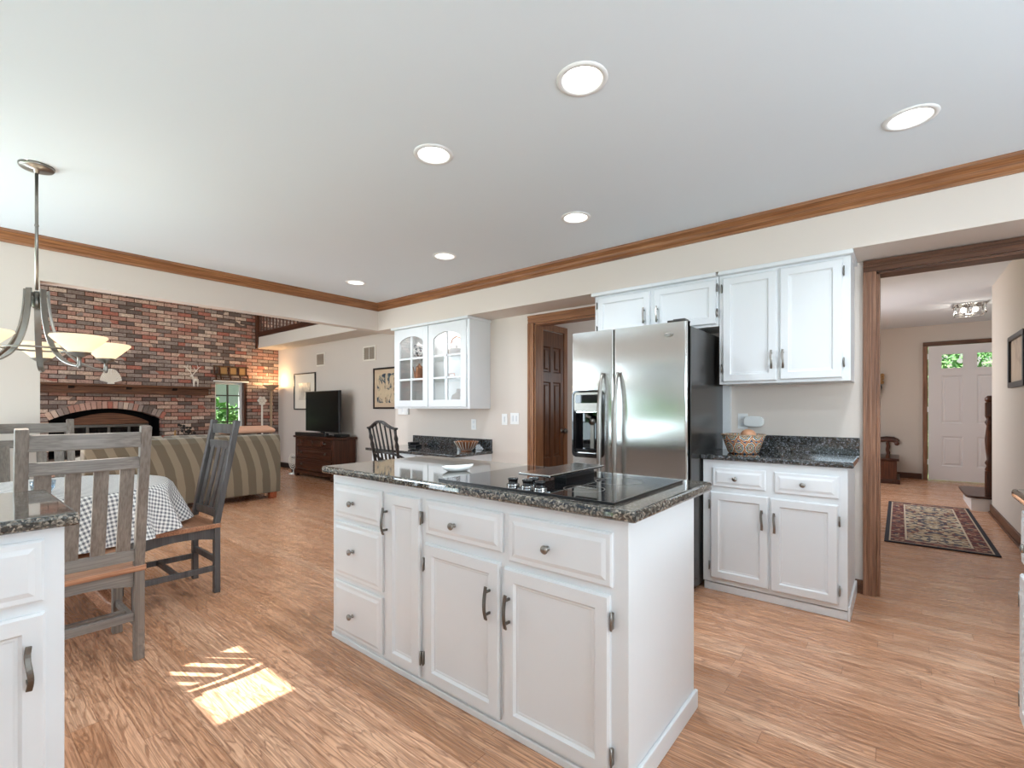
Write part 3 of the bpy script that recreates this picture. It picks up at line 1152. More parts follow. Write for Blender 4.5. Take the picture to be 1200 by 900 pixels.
MB().lathe([(.075, 0), (.077, .0006), (.079, 0)], (.20, -.12, .0084), 40).build('burner_ring', M['pewter'], ck)
MB().lathe([(.095, 0), (.097, .0006), (.099, 0)], (.22, .13, .0084), 40).build('burner_ring', M['pewter'], ck)

# white leaf-shaped spoon rest
mb = MB()
mb.lathe([(.001, .005), (.045, .006), (.066, .013), (.076, .024), (.080, .025), (.071, .010), (.05, .0), (.001, .0)], (0, 0, 0), 32)
for v in mb.bm.verts:
    k_ = v.co.x / .08
    v.co.y *= .50 * (1 - .35 * k_)
    v.co.z += .008 * max(0, k_) ** 2
o = mb.build('spoon_rest', M['ceramic'])
o.location = (-1.698, 1.655, .9145)
o.rotation_euler = (0, 0, R(58))
tag(o, 'small white oval dish resting on the island counter beside the cooktop', 'dish')

# ------------------------------------------------------------------ right base cabinet
BXL, BYF = -1.036, 3.33
bc = thing('base_cabinet', 'white base cabinet with two drawers and two doors right of refrigerator', 'cabinet', (BXL, BYF, 0))
BW, BD = .807, .555
MB().box(0, BW, 0, BD, .06, .882).box(.004, BW, .03, BD, 0, .06).build('body', M['cab'], bc, bevel=.002)
MB().box(.004, BW + .006, .012, .03, 0, .05).box(BW, BW + .012, .0, BD, 0, .085).build('base_moulding', M['cab'], bc, bevel=.003)
q = lambda X: X - BXL
drawer(bc, q(-.972), q(-.652), .704, .832, q(-.826), .766)
drawer(bc, q(-.602), q(-.270), .700, .830, q(-.448), .766)
door(bc, q(-.984), q(-.636), .092, .668, q(-.668), .524, 'L', (.582, .173), hmat='nickel')
door(bc, q(-.624), q(-.274), .088, .664, q(-.598), .516, 'R', (.571, .171), hmat='nickel')
ct = slab('base_countertop', -1.048, -.198, 3.298, WY - .001, .882, .916, M['granite_dark'], 'dark speckled granite counter with backsplash holding the painted bowl')
MB().box(-1.0, -.202, WY - .03, WY - .001, .916, 1.03).build('backsplash', M['granite_dark'], ct, bevel=.003)

# painted bowl
bw = thing('mixing_bowl', 'colourful painted pottery bowl standing on the dark granite counter', 'bowl', (-.838, 3.56, .9165))
mb = MB().lathe([(.001, .0), (.088, .0), (.098, .008), (.112, .05), (.126, .09), (.138, .128), (.132, .128), (.12, .09), (.105, .05), (.08, .015), (.001, .012)], seg=48)
mb.build('bowl_wall', M['talavera'], bw)
MB().lathe([(.133, .126), (.137, .132), (.143, .131), (.142, .124)], seg=48).build('rim', M['rattan'], bw)
o = MB().sphere((0, 0, 0), .048, 1.05, 1, .85).build('onion', M['egg'])
o.location = (-.815, 3.60, 1.04)
tag(o, 'round tan onion lying in the painted pottery bowl', 'onion')

# outlet with plug-in device
ot = thing('wall_outlet', 'white wall outlet above the dark counter beside the plug-in device', 'outlet', (-.92, WY, 1.128))
MB().box(-.035, .035, -.006, 0, -.058, .058).build('cover_plate', M['white'], ot, bevel=.002)
for z_ in (-.04, .012):
    MB().box(-.014, .014, -.009, -.005, z_, z_ + .028).build('socket', M['cab'], ot, bevel=.001)
mb = MB()
n = 28
poly = []
for k in range(n):
    a = 2 * PI * k / n
    ca, sa = math.cos(a), math.sin(a)
    poly.append((.068 * math.copysign(abs(ca) ** .6, ca), .040 * math.copysign(abs(sa) ** .6, sa)))
mb.prism(poly, -.05, -.012)
o = mb.build('plug_in_device', M['ceramic'], bevel=.008, seg=3)
o.location = (-.838, WY, 1.128)
tag(o, 'white rounded device plugged into the outlet above the painted bowl', 'device')

# ------------------------------------------------------------------ wall cabinets on the right
UY = 3.572
uc = thing('upper_cabinet', 'tall white two-door upper cabinet hung above the dark granite counter', 'cabinet', (-.998, UY, 1.396))
UW, UD = .767, WY - UY - .002
MB().box(0, UW, 0, UD, 0, SZ - 1.397).build('body', M['cab'], uc, bevel=.002)
MB().box(.001, UW + .016, -.046, UD, SZ - 1.396 - .03, SZ - 1.398).build('crown_moulding', M['cab'], uc, bevel=.006)
q = lambda X: X + .998
q2 = lambda Z: Z - 1.396
door(uc, q(-.972), q(-.632), q2(1.412), q2(2.148), q(-.660), q2(1.552), 'L', (q2(2.075), q2(1.51)), hmat='nickel')
door(uc, q(-.614), q(-.272), q2(1.416), q2(2.152), q(-.592), q2(1.552), 'R', (q2(2.075), q2(1.51)), hmat='nickel')
fc = thing('fridge_cabinet', 'short white two-door cabinet mounted over the steel refrigerator', 'cabinet', (-2.003, UY, 1.815))
MB().box(0, 1.0, 0, UD, 0, SZ - 1.816).build('body', M['cab'], fc, bevel=.002)
MB().box(-.016, .992, -.046, UD, SZ - 1.815 - .03, SZ - 1.817).build('crown_moulding', M['cab'], fc, bevel=.006)
q = lambda X: X + 2.003
q2 = lambda Z: Z - 1.815
door(fc, q(-1.972), q(-1.512), q2(1.832), q2(2.150), q(-1.555), q2(1.955), 'L', (q2(2.09), q2(1.89)), hmat='nickel')
door(fc, q(-1.480), q(-1.018), q2(1.832), q2(2.150), q(-1.448), q2(1.952), 'R', (q2(2.09), q2(1.91)), hmat='nickel')

# ------------------------------------------------------------------ refrigerator
FX0, FX1, FYF = -1.905, -1.045, 3.04
fr = thing('refrigerator', 'stainless steel side-by-side refrigerator with black ice dispenser', 'refrigerator', ((FX0 + FX1) / 2, FYF, 0))
hw = (FX1 - FX0) / 2
MB().box(-hw + .004, hw - .004, .085, WY - FYF - .05, .03, 1.762).build('body', M['fridgeside'], fr, bevel=.004)
MB().box(-hw + .01, hw - .01, .05, .085, .09, 1.76).build('gasket', M['gap'], fr)
MB().box(-hw + .01, hw - .01, .03, .09, .0, .085).build('base_grille', M['black'], fr, bevel=.004)
split = -1.56 - (FX0 + FX1) / 2


def fdoor(name, x0, x1, z0, z1, hole=None):
    mb = MB()

    def yy(x):
        t = (x - x0) / (x1 - x0)
        e = min(t, 1 - t) * (x1 - x0)
        r = .014
        corner = 0 if e >= r else r - math.sqrt(max(0, r * r - (r - e) ** 2))
        return -.005 * (1 - (2 * t - 1) ** 2) + corner

    def strip(a, b, c, d, n=14):
        xs = [a + (b - a) * i / n for i in range(n + 1)]
        if abs(a - x0) < 1e-6:
            xs = [x0, x0 + .002, x0 + .005, x0 + .009, x0 + .014] + xs[1:]
        if abs(b - x1) < 1e-6:
            xs = xs[:-1] + [x1 - .014, x1 - .009, x1 - .005, x1 - .002, x1]
        poly = [(x, yy(x)) for x in xs] + [(b, .05), (a, .05)]
        mb.prism(poly, c, d, 'xy')
    if hole:
        hx0, hx1, hz0, hz1 = hole
        strip(x0, x1, z0, hz0, 20)
        strip(x0, x1, hz1, z1, 20)
        strip(x0, hx0, hz0, hz1, 5)
        strip(hx1, x1, hz0, hz1, 5)
    else:
        strip(x0, x1, z0, z1, 24)
    for f in mb.bm.faces:
        f.smooth = False
    return mb.build(name, M['steel'], fr)


cx = (FX0 + FX1) / 2
hole = (-1.868 - cx, -1.648 - cx, .915, 1.195)
fz = fdoor('freezer_door', -hw, split - .003, .095, 1.783, hole)
fd = fdoor('fridge_door', split + .003, hw, .095, 1.783)
# dispenser
hx0, hx1, hz0, hz1 = hole
fx0, fx1, fz0, fz1 = hx0 - .020, hx1 + .012, .872, 1.352


def rrect(x0, x1, z0, z1, r, bow_b=0.0, bow_t=0.0, n=6):
    pts = []
    for cxx, czz, a0 in ((x1 - r, z1 - r, 0), (x0 + r, z1 - r, 90), (x0 + r, z0 + r, 180), (x1 - r, z0 + r, 270)):
        for k in range(n + 1):
            a = R(a0 + 90 * k / n)
            x, z = cxx + r * math.cos(a), czz + r * math.sin(a)
            t = (x - x0) / (x1 - x0)
            bow = 4 * t * (1 - t)
            pts.append((x, z + (bow_t * bow if z > (z0 + z1) / 2 else -bow_b * bow)))
    return pts


def ring_frame(outer, inner, y0, y1):
    mb = MB()
    n = len(outer)
    V = [[mb.bm.verts.new((a, y, b)) for a, b in L] for L, y in ((outer, y0), (outer, y1), (inner, y1), (inner, y0))]
    for a, b in ((0, 1), (1, 2), (2, 3), (3, 0)):
        for k in range(n):
            mb.bm.faces.new((V[a][k], V[a][(k + 1) % n], V[b][(k + 1) % n], V[b][k]))
    return mb


ring_frame(rrect(fx0, fx1, fz0, fz1, .03, .012, .012), rrect(fx0 + .014, fx1 - .010, fz0 + .030, fz1 - .014, .022, .010, .012), .0, -.024).build('dispenser_frame', M['blackglass'], fz, bevel=.003)
MB().prism(rrect(fx0 + .014, fx1 - .010, 1.200, fz1 - .012, .02, -.012, .012), -.004, -.019).build('dispenser_panel', M['nickel'], fz, bevel=.003)
MB().prism(rrect(fx0 + .028, fx1 - .024, 1.262, fz1 - .030, .016, -.006, .010), -.019, -.022).build('dispenser_buttons', M['blackglass'], fz, bevel=.001)
MB().box(hx0, hx1, .046, .05, hz0, hz1).box(hx0, hx0 + .003, -.004, .05, hz0, hz1).box(hx1 - .003, hx1, -.004, .05, hz0, hz1).box(hx0, hx1, -.004, .05, hz1 - .004, hz1).box(hx0, hx1, -.006, .05, hz0 - .01, hz0 + .012).build('dispenser_recess', M['blackglass'], fz)
mb = MB().lathe([(.001, 0), (.026, 0), (.028, .006), (.001, .012)], (hx0 + .14, .0, 1.13), 20, 'y')
mb.box(hx0 + .125, hx0 + .155, -.004, .008, .935, 1.11)
mb.tube([(hx0 + .08, .01, 1.20), (hx0 + .09, .012, 1.165), (hx0 + .13, .004, 1.155)], .012, 10)
mb.build('dispenser_paddle', M['pewter'], fz)


def fhandle(parent, x, z0=.43, z1=1.475):
    pts = []
    n = 18
    for i in range(n + 1):
        t = i / n
        pts.append((x, -.016 - .052 * (1 - (2 * t - 1) ** 4) ** .8, z0 + (z1 - z0) * t))
    return MB().tube(pts, [.012 + .005 * math.sin(PI * i / n) for i in range(n + 1)], 14).build('handle', M['nickel'], parent)


fhandle(fz, -1.637 - cx)
fhandle(fd, -1.518 - cx)
em = MB().lathe([(.001, 0), (.026, 0), (.027, .002), (.024, .003), (.001, .0035)], (0, 0, 0), 32, 'y').build('emblem', M['nickel'], fd, loc=(-1.163 - cx, -.004, 1.704))
em.scale = (1.15, 1, .55)
MB().lathe([(.013, -.0005), (.0145, .001), (.016, -.0005)], (0, 0, 0), 28, 'y').box(-.02, .02, -.0012, 0, -.0022, .0022).build('emblem_mark', M['pewter'], em, loc=(0, -.0035, 0))
MB().box(hw - .13, hw - .012, -.0, .10, 1.783, 1.798).box(hw - .10, hw - .02, .02, .09, 1.798, 1.806).build('hinge_cover', M['fridgeside'], fr, bevel=.005)

# ------------------------------------------------------------------ glass-front cabinet on the left
GX0, GX1, GZ0 = -4.764, -3.49, 1.222
gc = thing('glass_cabinet', 'white wall cabinet with two arched glass doors above the desk', 'cabinet', (GX0, UY, GZ0))
GW, GH = GX1 - GX0, SZ - GZ0 - .001
GD = WY - UY - .003
mb = MB().box(.018, GW - .018, GD - .01, GD, .02, GH - .02).box(0, .018, .018, GD, 0, GH).box(GW - .018, GW, .018, GD, 0, GH).box(.018, GW - .018, .018, GD, 0, .02).box(.018, GW - .018, .018, GD, GH - .02, GH)
mb.box(0, .035, 0, .018, 0, GH).box(GW - .035, GW, 0, .018, 0, GH).box(.035, GW - .035, 0, .018, GH - .05, GH).box(.035, GW - .035, 0, .018, 0, .03).box(GW / 2 - .012, GW / 2 + .012, 0, .018, .03, GH - .05)
mb.build('body', M['cab'], gc)
MB().box(-.016, GW + .016, -.046, GD, GH - .028, GH - .0005).build('crown_moulding', M['cab'], gc, bevel=.006)
SH = (1.553 - GZ0, 1.800 - GZ0)
for z in SH:
    MB().box(.018, GW - .018, .03, GD - .012, z - .012, z).build('shelf', M['shelfglass'], gc)


def glass_door(x0, x1, z0, z1):
    st = .082
    mb = MB()
    a, b = -.019, -.001
    mb.box(x0, x0 + st, a, b, z0, z1).box(x1 - st, x1, a, b, z0, z1).box(x0 + st, x1 - st, a, b, z0, z0 + .075)
    n = 14
    xl, xr = x0 + st, x1 - st
    arc = [(xl + (xr - xl) * k / n, z1 - .165 + .07 * math.sin(PI * k / n) ** .65) for k in range(n + 1)]
    mb.prism([(xr, z1), (xl, z1)] + arc, a, b)
    d = mb.build('door', M['cab'], gc, bevel=.002)
    mb = MB()
    xm = (xl + xr) / 2
    mb.box(xm - .011, xm + .011, a + .003, b - .003, z0 + .075, z1 - .1)
    zb, zt = z0 + .075, z1 - .11
    for k in (1, 2):
        z = zb + (zt - zb) * k / 3
        mb.box(xl, xr, a + .003, b - .003, z - .011, z + .011)
    mb.build('muntin', M['cab'], d, bevel=.002)
    MB().box(xl - .01, xr + .01, -.008, -.005, z0 + .07, z1 - .08).build('pane', M['pane'], d)
    return d


glass_door(.038, GW / 2 - .008, .022, .940)
glass_door(GW / 2 + .008, GW - .038, .022, .940)

l = bpy.data.lights.new('cabinet_fill_light', 'AREA')  # added fill inside the glass cabinet, not one of its fittings
l.size = .9
l.shape = 'RECTANGLE'
l.size_y = .1
l.energy = 3.5
l.color = (1, .98, .95)
lo = bpy.data.objects.new('cabinet_fill_light', l)
col.objects.link(lo)
lo.location = (GX0 + GW / 2, UY + .16, SZ - .03)

GY = UY + .13


def on_shelf(o, X, z, label, cat, y=GY):
    o.location = (X * 1.036, y, z)
    tag(o, label, cat)
    return o


s0, s1, s2 = GZ0 + .021, 1.554, 1.801
o = MB().lathe([(.001, 0), (.042, 0), (.05, .01), (.05, .035), (.062, .05), (.07, .08), (.062, .12), (.046, .135), (.055, .15), (.055, .175), (.03, .19), (.012, .2), (.012, .215), (.001, .22)], seg=28).build('ginger_jar', M['bluewhite'])
on_shelf(o, -4.315, s2, 'grey and white patterned lidded jar on the glass cabinet top shelf', 'jar')
cp = thing('coffee_pot', 'tall copper coffee pot with long spout on the cabinet middle shelf', 'coffee pot', (-4.255 * 1.036 - .05, GY, s1))
MB().lathe([(.001, 0), (.058, 0), (.06, .01), (.05, .08), (.042, .15), (.044, .16), (.036, .175), (.012, .19), (.012, .205), (.001, .21)], seg=28).build('pot_body', M['copper'], cp)
MB().tube([(-.045, 0, .03), (-.085, 0, .06), (-.095, 0, .12), (-.12, 0, .175)], [.016, .012, .009, .007], 10).build('spout', M['copper'], cp)
MB().tube([(.044, 0, .15), (.085, 0, .15), (.09, 0, .09), (.05, 0, .04)], .006, 8).build('pot_handle', M['copper'], cp)
o = MB().box(-.045, .045, -.03, .03, 0, .065).box(-.047, .047, -.032, .032, .065, .078).build('wooden_box', M['brownglaze'], bevel=.004)
on_shelf(o, -4.29, s0, 'small brown lidded box on the glass cabinet bottom shelf', 'box')
o = MB().lathe([(.001, 0), (.02, 0), (.026, .012), (.034, .03), (.03, .03), (.001, .008)], seg=20).build('tiny_dish', M['copper'])
on_shelf(o, -4.47, s0, 'tiny dark dish on the bottom shelf left of the brown box', 'dish')
o = MB().lathe([(.001, 0), (.012, 0), (.016, .02), (.008, .045), (.01, .06), (.001, .062)], seg=16).build('tiny_bottle', M['brownglaze'])
on_shelf(o, -4.60, s0, 'tiny dark bottle at the far left of the cabinet bottom shelf', 'bottle')
kt = thing('copper_kettle', 'copper kettle with tall hoop handle on the cabinet top shelf', 'kettle', (-3.69 * 1.036, GY, s2))
MB().lathe([(.001, 0), (.085, 0), (.092, .012), (.092, .075), (.08, .09), (.03, .096), (.012, .105), (.014, .125), (.001, .132)], seg=32).build('pot_body', M['brownglaze'], kt)
MB().tube([(-.085, 0, .085), (-.088, 0, .15), (-.06, 0, .205), (0, 0, .225), (.06, 0, .205), (.088, 0, .15), (.085, 0, .085)], .006, 8).build('hoop_handle', M['copper'], kt)
ir = thing('flat_iron', 'small dark antique flat iron on the cabinet middle shelf', 'iron', (-3.755 * 1.036, GY, s1))
MB().prism([(-.07, -.04), (.03, -.04), (.075, 0), (.03, .04), (-.07, .04)], 0, .03, 'xy').build('sole', M['navy'], ir, bevel=.005)
MB().tube([(-.05, 0, .03), (-.05, 0, .06), (.03, 0, .065), (.04, 0, .03)], .008, 8).build('grip', M['copper'], ir)
jg = thing('stoneware_jug', 'grey stoneware jug with looped neck handle on the bottom shelf', 'jug', (-3.66 * 1.036, GY, s0))
MB().lathe([(.001, 0), (.075, 0), (.08, .01), (.08, .10), (.066, .135), (.025, .155), (.02, .19), (.026, .2), (.018, .2), (.001, .195)], seg=32).build('jug_body', M['brownglaze'], jg)
MB().tube([(.02, 0, .18), (.05, 0, .215), (.068, 0, .17), (.06, 0, .135)], .007, 8).build('jug_handle', M['brownglaze'], jg)

# things on the wall to the right of / below it
it = thing('wall_intercom', 'white intercom box on the wall below the glass cabinet', 'intercom', (-4.99, WY, 1.195))
MB().box(-.10, .10, -.03, 0, -.05, .05).build('case', M['white'], it, bevel=.004)
MB().box(-.02, .02, -.034, -.03, -.02, .025).build('button', M['cab'], it, bevel=.002)


def switch(X, z, label, w, n, name='light_switch'):
    t = thing(name, label, 'switch' if n else 'outlet', (X, WY, z))
    MB().box(-w / 2, w / 2, -.006, 0, -.06, .06).build('cover_plate', M['white'], t, bevel=.002)
    for k in range(n):
        x = (k - (n - 1) / 2) * .046
        MB().box(x - .011, x + .011, -.012, -.005, -.03, .03).build('toggle', M['cab'], t, bevel=.002)
    if not n:
        for z_ in (-.04, .012):
            MB().box(-.014, .014, -.009, -.005, z_, z_ + .028).build('socket', M['cab'], t, bevel=.001)
    return t


switch(-3.285, 1.108, 'single light switch plate left of the double switch by the oak doorway', .075, 1)
switch(-3.145, 1.118, 'double light switch plate right beside the oak doorway casing', .115, 2)
switch(-3.742, 1.043, 'white wall outlet above the desk backsplash', .075, 0, 'wall_outlet')

# ------------------------------------------------------------------ built-in desk
dk = thing('desk_cabinet', 'white built-in desk base standing under the glass cabinet', 'desk', (-4.88, 3.30, 0))
mb = MB().box(.0, .02, .03, .595, 0, .728).box(.86, 1.415, .02, .595, 0, .728).box(.02, .86, .03, .575, .60, .728).box(.02, .86, .575, .595, 0, .728)
mb.build('body', M['cab'], dk, bevel=.002)
d = MB().nested(.06, .82, .615, .715, DRAWER, .03).build('drawer', M['cab'], dk)
knob(d, .44, .665, .011)
for z0, z1 in ((.06, .35), (.37, .56), (.58, .71)):
    d = MB().nested(.885, 1.39, z0, z1, DRAWER, .02).build('drawer', M['cab'], dk)
    knob(d, 1.12, (z0 + z1) / 2, .001)
dt = slab('desk_countertop', -4.93, -3.452, 3.272, WY - .001, .729, .760, M['granite_dark'], 'dark granite desk top with backsplash behind the black spindle chair', 'countertop', .006)
MB().box(-4.79, -3.46, WY - .028, WY - .001, .760, .886).build('backsplash', M['granite_dark'], dt, bevel=.003)

# fluted copper bowl
fb = thing('fluted_bowl', 'fluted copper and white bowl standing on the desk counter', 'bowl', (-3.655, 3.69, .7605))
mb = MB()
n = 44
for k in range(n):
    a, b = 2 * PI * k / n, 2 * PI * (k + 1) / n
    for (r0, z0), (r1, z1) in (((.055, .006), (.085, .04)), ((.085, .04), (.125, .105))):
        w0 = 1 + .05 * (-1) ** k
        w1 = 1 + .05 * (-1) ** (k + 1)
        mb.quad((r0 * w0 * math.cos(a), r0 * w0 * math.sin(a), z0), (r0 * w1 * math.cos(b), r0 * w1 * math.sin(b), z0), (r1 * w1 * math.cos(b), r1 * w1 * math.sin(b), z1), (r1 * w0 * math.cos(a), r1 * w0 * math.sin(a), z1))
bb = mb.build('bowl_wall', M['copper'], fb)
sm = bb.modifiers.new('solid', 'SOLIDIFY')
sm.thickness = .004
mb = MB()
for k in range(0, n, 2):
    a = 2 * PI * k / n
    mb.sweep([(.060 * math.cos(a), .060 * math.sin(a), .008), (.093 * math.cos(a), .093 * math.sin(a), .04), (.135 * math.cos(a), .135 * math.sin(a), .107)], .005, .004, (0, 0, 1))
mb.build('ribs', M['glaze_white'], fb)
MB().lathe([(.001, 0), (.06, 0), (.062, .01), (.001, .010)], seg=28).build('foot', M['copper'], fb)
tp = thing('desk_phone', 'black cordless phone lying on the dark granite desk top', 'phone', (-4.56, 3.72, .7605))
MB().box(-.07, .07, -.05, .05, 0, .03).build('cradle', M['black'], tp, bevel=.006)
MB().box(-.03, .02, -.09, .06, .03, .06).build('handset', M['black'], tp, bevel=.01)
o = MB().lathe([(.001, 0), (.03, 0), (.034, .005), (.036, .09), (.033, .09), (.031, .008), (.001, .006)], seg=24).build('white_mug', M['ceramic'])
o.location = (-3.83, 3.77, .7605)
tag(o, 'plain white cup standing behind the fluted copper bowl', 'cup')

# ------------------------------------------------------------------ black spindle chair
wc = thing('windsor_chair', 'black spindle-back chair pulled up to the granite desk', 'chair', (-3.84, 3.0, 0))
mb = MB()
n = 24
mb.prism([(.215 * math.copysign(abs(math.cos(2 * PI * k / n)) ** .75, math.cos(2 * PI * k / n)), .205 * math.copysign(abs(math.sin(2 * PI * k / n)) ** .75, math.sin(2 * PI * k / n))) for k in range(n)], .42, .455, 'xy')
mb.build('seat', M['blackwood'], wc, bevel=.012)
crest = []
for i in range(15):
    u = -1 + 2 * i / 14
    zz = 1.035 + .055 * math.cos(u * PI / 2) ** 1.2 + .012 * math.cos(3 * u * PI / 2)
    crest.append((u * .225, -.265 - .03 * math.cos(u * PI / 2), zz))
MB().sweep(crest, .020, .042, (0, 1, 0)).build('crest_rail', M['blackwood'], wc, bevel=.006)
for u in (-.92, .92):
    x1 = u * .222
    pts = [(u * .19, -.165, .45)]
    rr = [.016]
    for t, r in ((.2, .014), (.35, .017), (.6, .014), (.72, .020), (.78, .012), (.84, .020), (.9, .012), (1, .014)):
        pts.append((u * .19 + (x1 - u * .19) * t, -.165 - .105 * t, .45 + .585 * t))
        rr.append(r)
    MB().tube(pts, rr, 10).build('back_post', M['blackwood'], wc)
for u in (-.62, -.31, 0, .31, .62):
    zt = 1.035 + .055 * math.cos(u * PI / 2) ** 1.2
    MB().tube([(u * .17, -.17, .45), (u * .20, -.23, .8), (u * .222, -.265 - .03 * math.cos(u * PI / 2), zt)], [.009, .011, .007], 8).build('spindle', M['blackwood'], wc)
bowp = [(.22, .06, .66), (.235, -.1, .70), (.21, -.215, .775), (.12, -.248, .80), (0, -.258, .805), (-.12, -.248, .80), (-.21, -.215, .775), (-.235, -.1, .70), (-.22, .06, .66)]
MB().sweep(bowp, .02, .022).build('arm_bow', M['blackwood'], wc, bevel=.004)
for x, y in ((.17, .15), (-.17, .15), (.16, -.14), (-.16, -.14)):
    MB().tube([(x * .8, y * .8, .425), (x * .95, y * .95, .25), (x * 1.2, y * 1.25, 0)], [.013, .020, .012], 10).build('leg', M['blackwood'], wc)
MB().tube([(-.175, -.155, .2), (-.175, .165, .2)], .010, 8).tube([(.175, -.155, .2), (.175, .165, .2)], .010, 8).tube([(-.175, 0, .2), (.175, 0, .2)], .010, 8).build('stretcher', M['blackwood'], wc)

# ------------------------------------------------------------------ peninsula at the left edge
pc = thing('peninsula_cabinet', 'white drawer and door cabinet at the left edge of the kitchen', 'cabinet', (-1.93, -.95, 0), R(90))
PL = .252 + .95
MB().box(0, PL, 0, .55, .08, .876).box(0, PL - .0, .06, .55, 0, .08).build('body', M['cab'], pc, bevel=.002)
q = lambda Y: Y + .95
drawer(pc, q(-.27), q(.208), .668, .846, q(-.06), .757)
door(pc, q(-.27), q(.210), .09, .636, q(.173), .496, 'L', (.55, .15))
drawer(pc, q(-.80), q(-.30), .668, .846, q(-.55), .757)
door(pc, q(-.80), q(-.30), .09, .636, q(-.34), .496, 'L', (.55, .15))
slab('peninsula_countertop', -2.56, -1.898, -.97, .284, .876, .914, M['granite'], 'speckled granite counter on the cabinet at the left edge', 'countertop')

# cabinet sliver at the right edge
rc_ = thing('corner_cabinet', 'white base cabinet seen as a sliver at the right edge', 'cabinet', (.372, 2.645, 0), R(-90))
MB().box(0, 1.2, 0, .6, .0, .876).build('body', M['cab'], rc_, bevel=.003)
door(rc_, .03, .5, .05, .60, .46, .5, 'L', (.5, .12), hmat='nickel')
drawer(rc_, .03, .5, .64, .84, .26, .74)
slab('corner_countertop', .338, 1.0, 1.42, 2.668, .876, .914, M['granite'], 'granite counter corner poking in at the right edge', 'countertop')

# ------------------------------------------------------------------ dining set
def make_chair():
    """chair facing local +Y... back at y = 0, seat towards +y; local x is the width"""
    t = thing('dining_chair', '', 'chair')
    W2 = .205
    rec = .125
    for s in (-1, 1):
        pts = [(s * W2, .0, 0), (s * W2, .0, .30), (s * W2, .0, .46), (s * W2, -.035, .66), (s * W2, -.085, .92), (s * W2, -rec, 1.142)]
        MB().sweep(pts, .042, .036, (0, 1, 0)).build('back_post', M['greywood'], t, bevel=.004)
    for s in (-1, 1):
        MB().sweep([(s * (W2 + .0), .43, 0), (s * (W2 + .0), .43, .425)], .042, .042, (0, 1, 0)).build('front_leg', M['greywood'], t, bevel=.004)

    def yb(z):
        P = [(.46, 0), (.66, -.035), (.92, -.085), (1.142, -rec)]
        for (a, ya), (b, y_) in zip(P, P[1:]):
            if z <= b:
                return ya + (y_ - ya) * (z - a) / (b - a)
        return -rec

    def rail(name, z0, z1, bow):
        mb = MB()
        n = 10
        zc = (z0 + z1) / 2
        pts = [(-W2 + 2 * W2 * i / n, yb(zc) - bow * math.sin(PI * i / n), zc) for i in range(n + 1)]
        mb.sweep(pts, .020, z1 - z0, (0, 0, 1))
        return mb.build(name, M['greywoody'], t, bevel=.004)
    rail('top_rail', 1.045, 1.115, .022)
    rail('mid_rail', .942, .998, .020)
    rail('lower_rail', .488, .545, .008)
    for k in range(4):
        x = -.141 + .094 * k
        bw_ = .018 * math.sin(PI * (x + W2) / (2 * W2))
        pts = [(x, yb(.52) - bw_ * .4, .53), (x, yb(.72) - bw_ * .8, .72), (x, yb(.95) - bw_, .955)]
        MB().sweep(pts, .054, .011, (0, 1, 0)).build('slat', M['greywood'], t, bevel=.002)
    mb = MB()
    n = 12
    prof = []
    for i in range(n + 1):
        y = -.02 + .50 * i / n
        prof.append(y)
    # scooped seat
    top = []
    for i in range(n + 1):
        row = []
        for j in range(n + 1):
            x = -.232 + .464 * j / n
            u = (x / .232)
            v = (i / n - .45) / .55
            dip = .012 * max(0, 1 - u * u) * max(0, 1 - v * v)
            row.append(mb.bm.verts.new((x, prof[i], .462 - dip)))
        top.append(row)
    bot = [[mb.bm.verts.new((v.co.x, v.co.y, .432)) for v in row] for row in top]
    for i in range(n):
        for j in range(n):
            mb.bm.faces.new((top[i][j], top[i][j + 1], top[i + 1][j + 1], top[i + 1][j]))
            mb.bm.faces.new((bot[i][j], bot[i + 1][j], bot[i + 1][j + 1], bot[i][j + 1]))
    for k in range(n):
        mb.bm.faces.new((top[0][k], bot[0][k], bot[0][k + 1], top[0][k + 1]))
        mb.bm.faces.new((top[n][k], top[n][k + 1], bot[n][k + 1], bot[n][k]))
        mb.bm.faces.new((top[k][0], top[k + 1][0], bot[k + 1][0], bot[k][0]))
        mb.bm.faces.new((top[k][n], bot[k][n], bot[k + 1][n], top[k + 1][n]))
    mb.build('seat', M['seatwood'], t, bevel=.004)

    def apron(p, q, name='apron'):
        # arched lower edge
        p, q = Vector(p), Vector(q)
        n = 10
        mb = MB()
        up, lo = [], []
        for i in range(n + 1):
            u = i / n
            c = p.lerp(q, u)
            up.append((c, .432))
            lo.append((c, .352 + .03 * math.sin(PI * u)))
        d = (q - p).normalized().cross(Vector((0, 0, 1))) * .010
        A = [mb.bm.verts.new((c + d).to_tuple()[:2] + (z,)) for c, z in up + lo[::-1]]
        B = [mb.bm.verts.new((c - d).to_tuple()[:2] + (z,)) for c, z in up + lo[::-1]]
        m = len(A)
        mb.bm.faces.new(A)
        mb.bm.faces.new(B[::-1])
        for k in range(m):
            mb.bm.faces.new((A[k], B[k], B[(k + 1) % m], A[(k + 1) % m]))
        mb.build(name, M['greywoody'], t)
    apron((-W2, .01, 0), (W2, .01, 0))
    apron((-W2, .43, 0), (W2, .43, 0))
    apron((-W2, .0, 0), (-W2, .43, 0))
    apron((W2, .0, 0), (W2, .43, 0))
    for s in (-1, 1):
        MB().sweep([(s * W2, .0, .165), (s * W2, .43, .165)], .020, .036).build('stretcher', M['greywoody'], t, bevel=.003)
    MB().sweep([(-W2, .0, .215), (W2, .0, .215)], .020, .042).build('stretcher', M['greywoody'], t, bevel=.003)
    MB().sweep([(-W2, .22, .165), (W2, .22, .165)], .020, .034).build('stretcher', M['greywoody'], t, bevel=.003)
    return t


ch = make_chair()
GRP = 'slatted wooden chairs around the dining table'
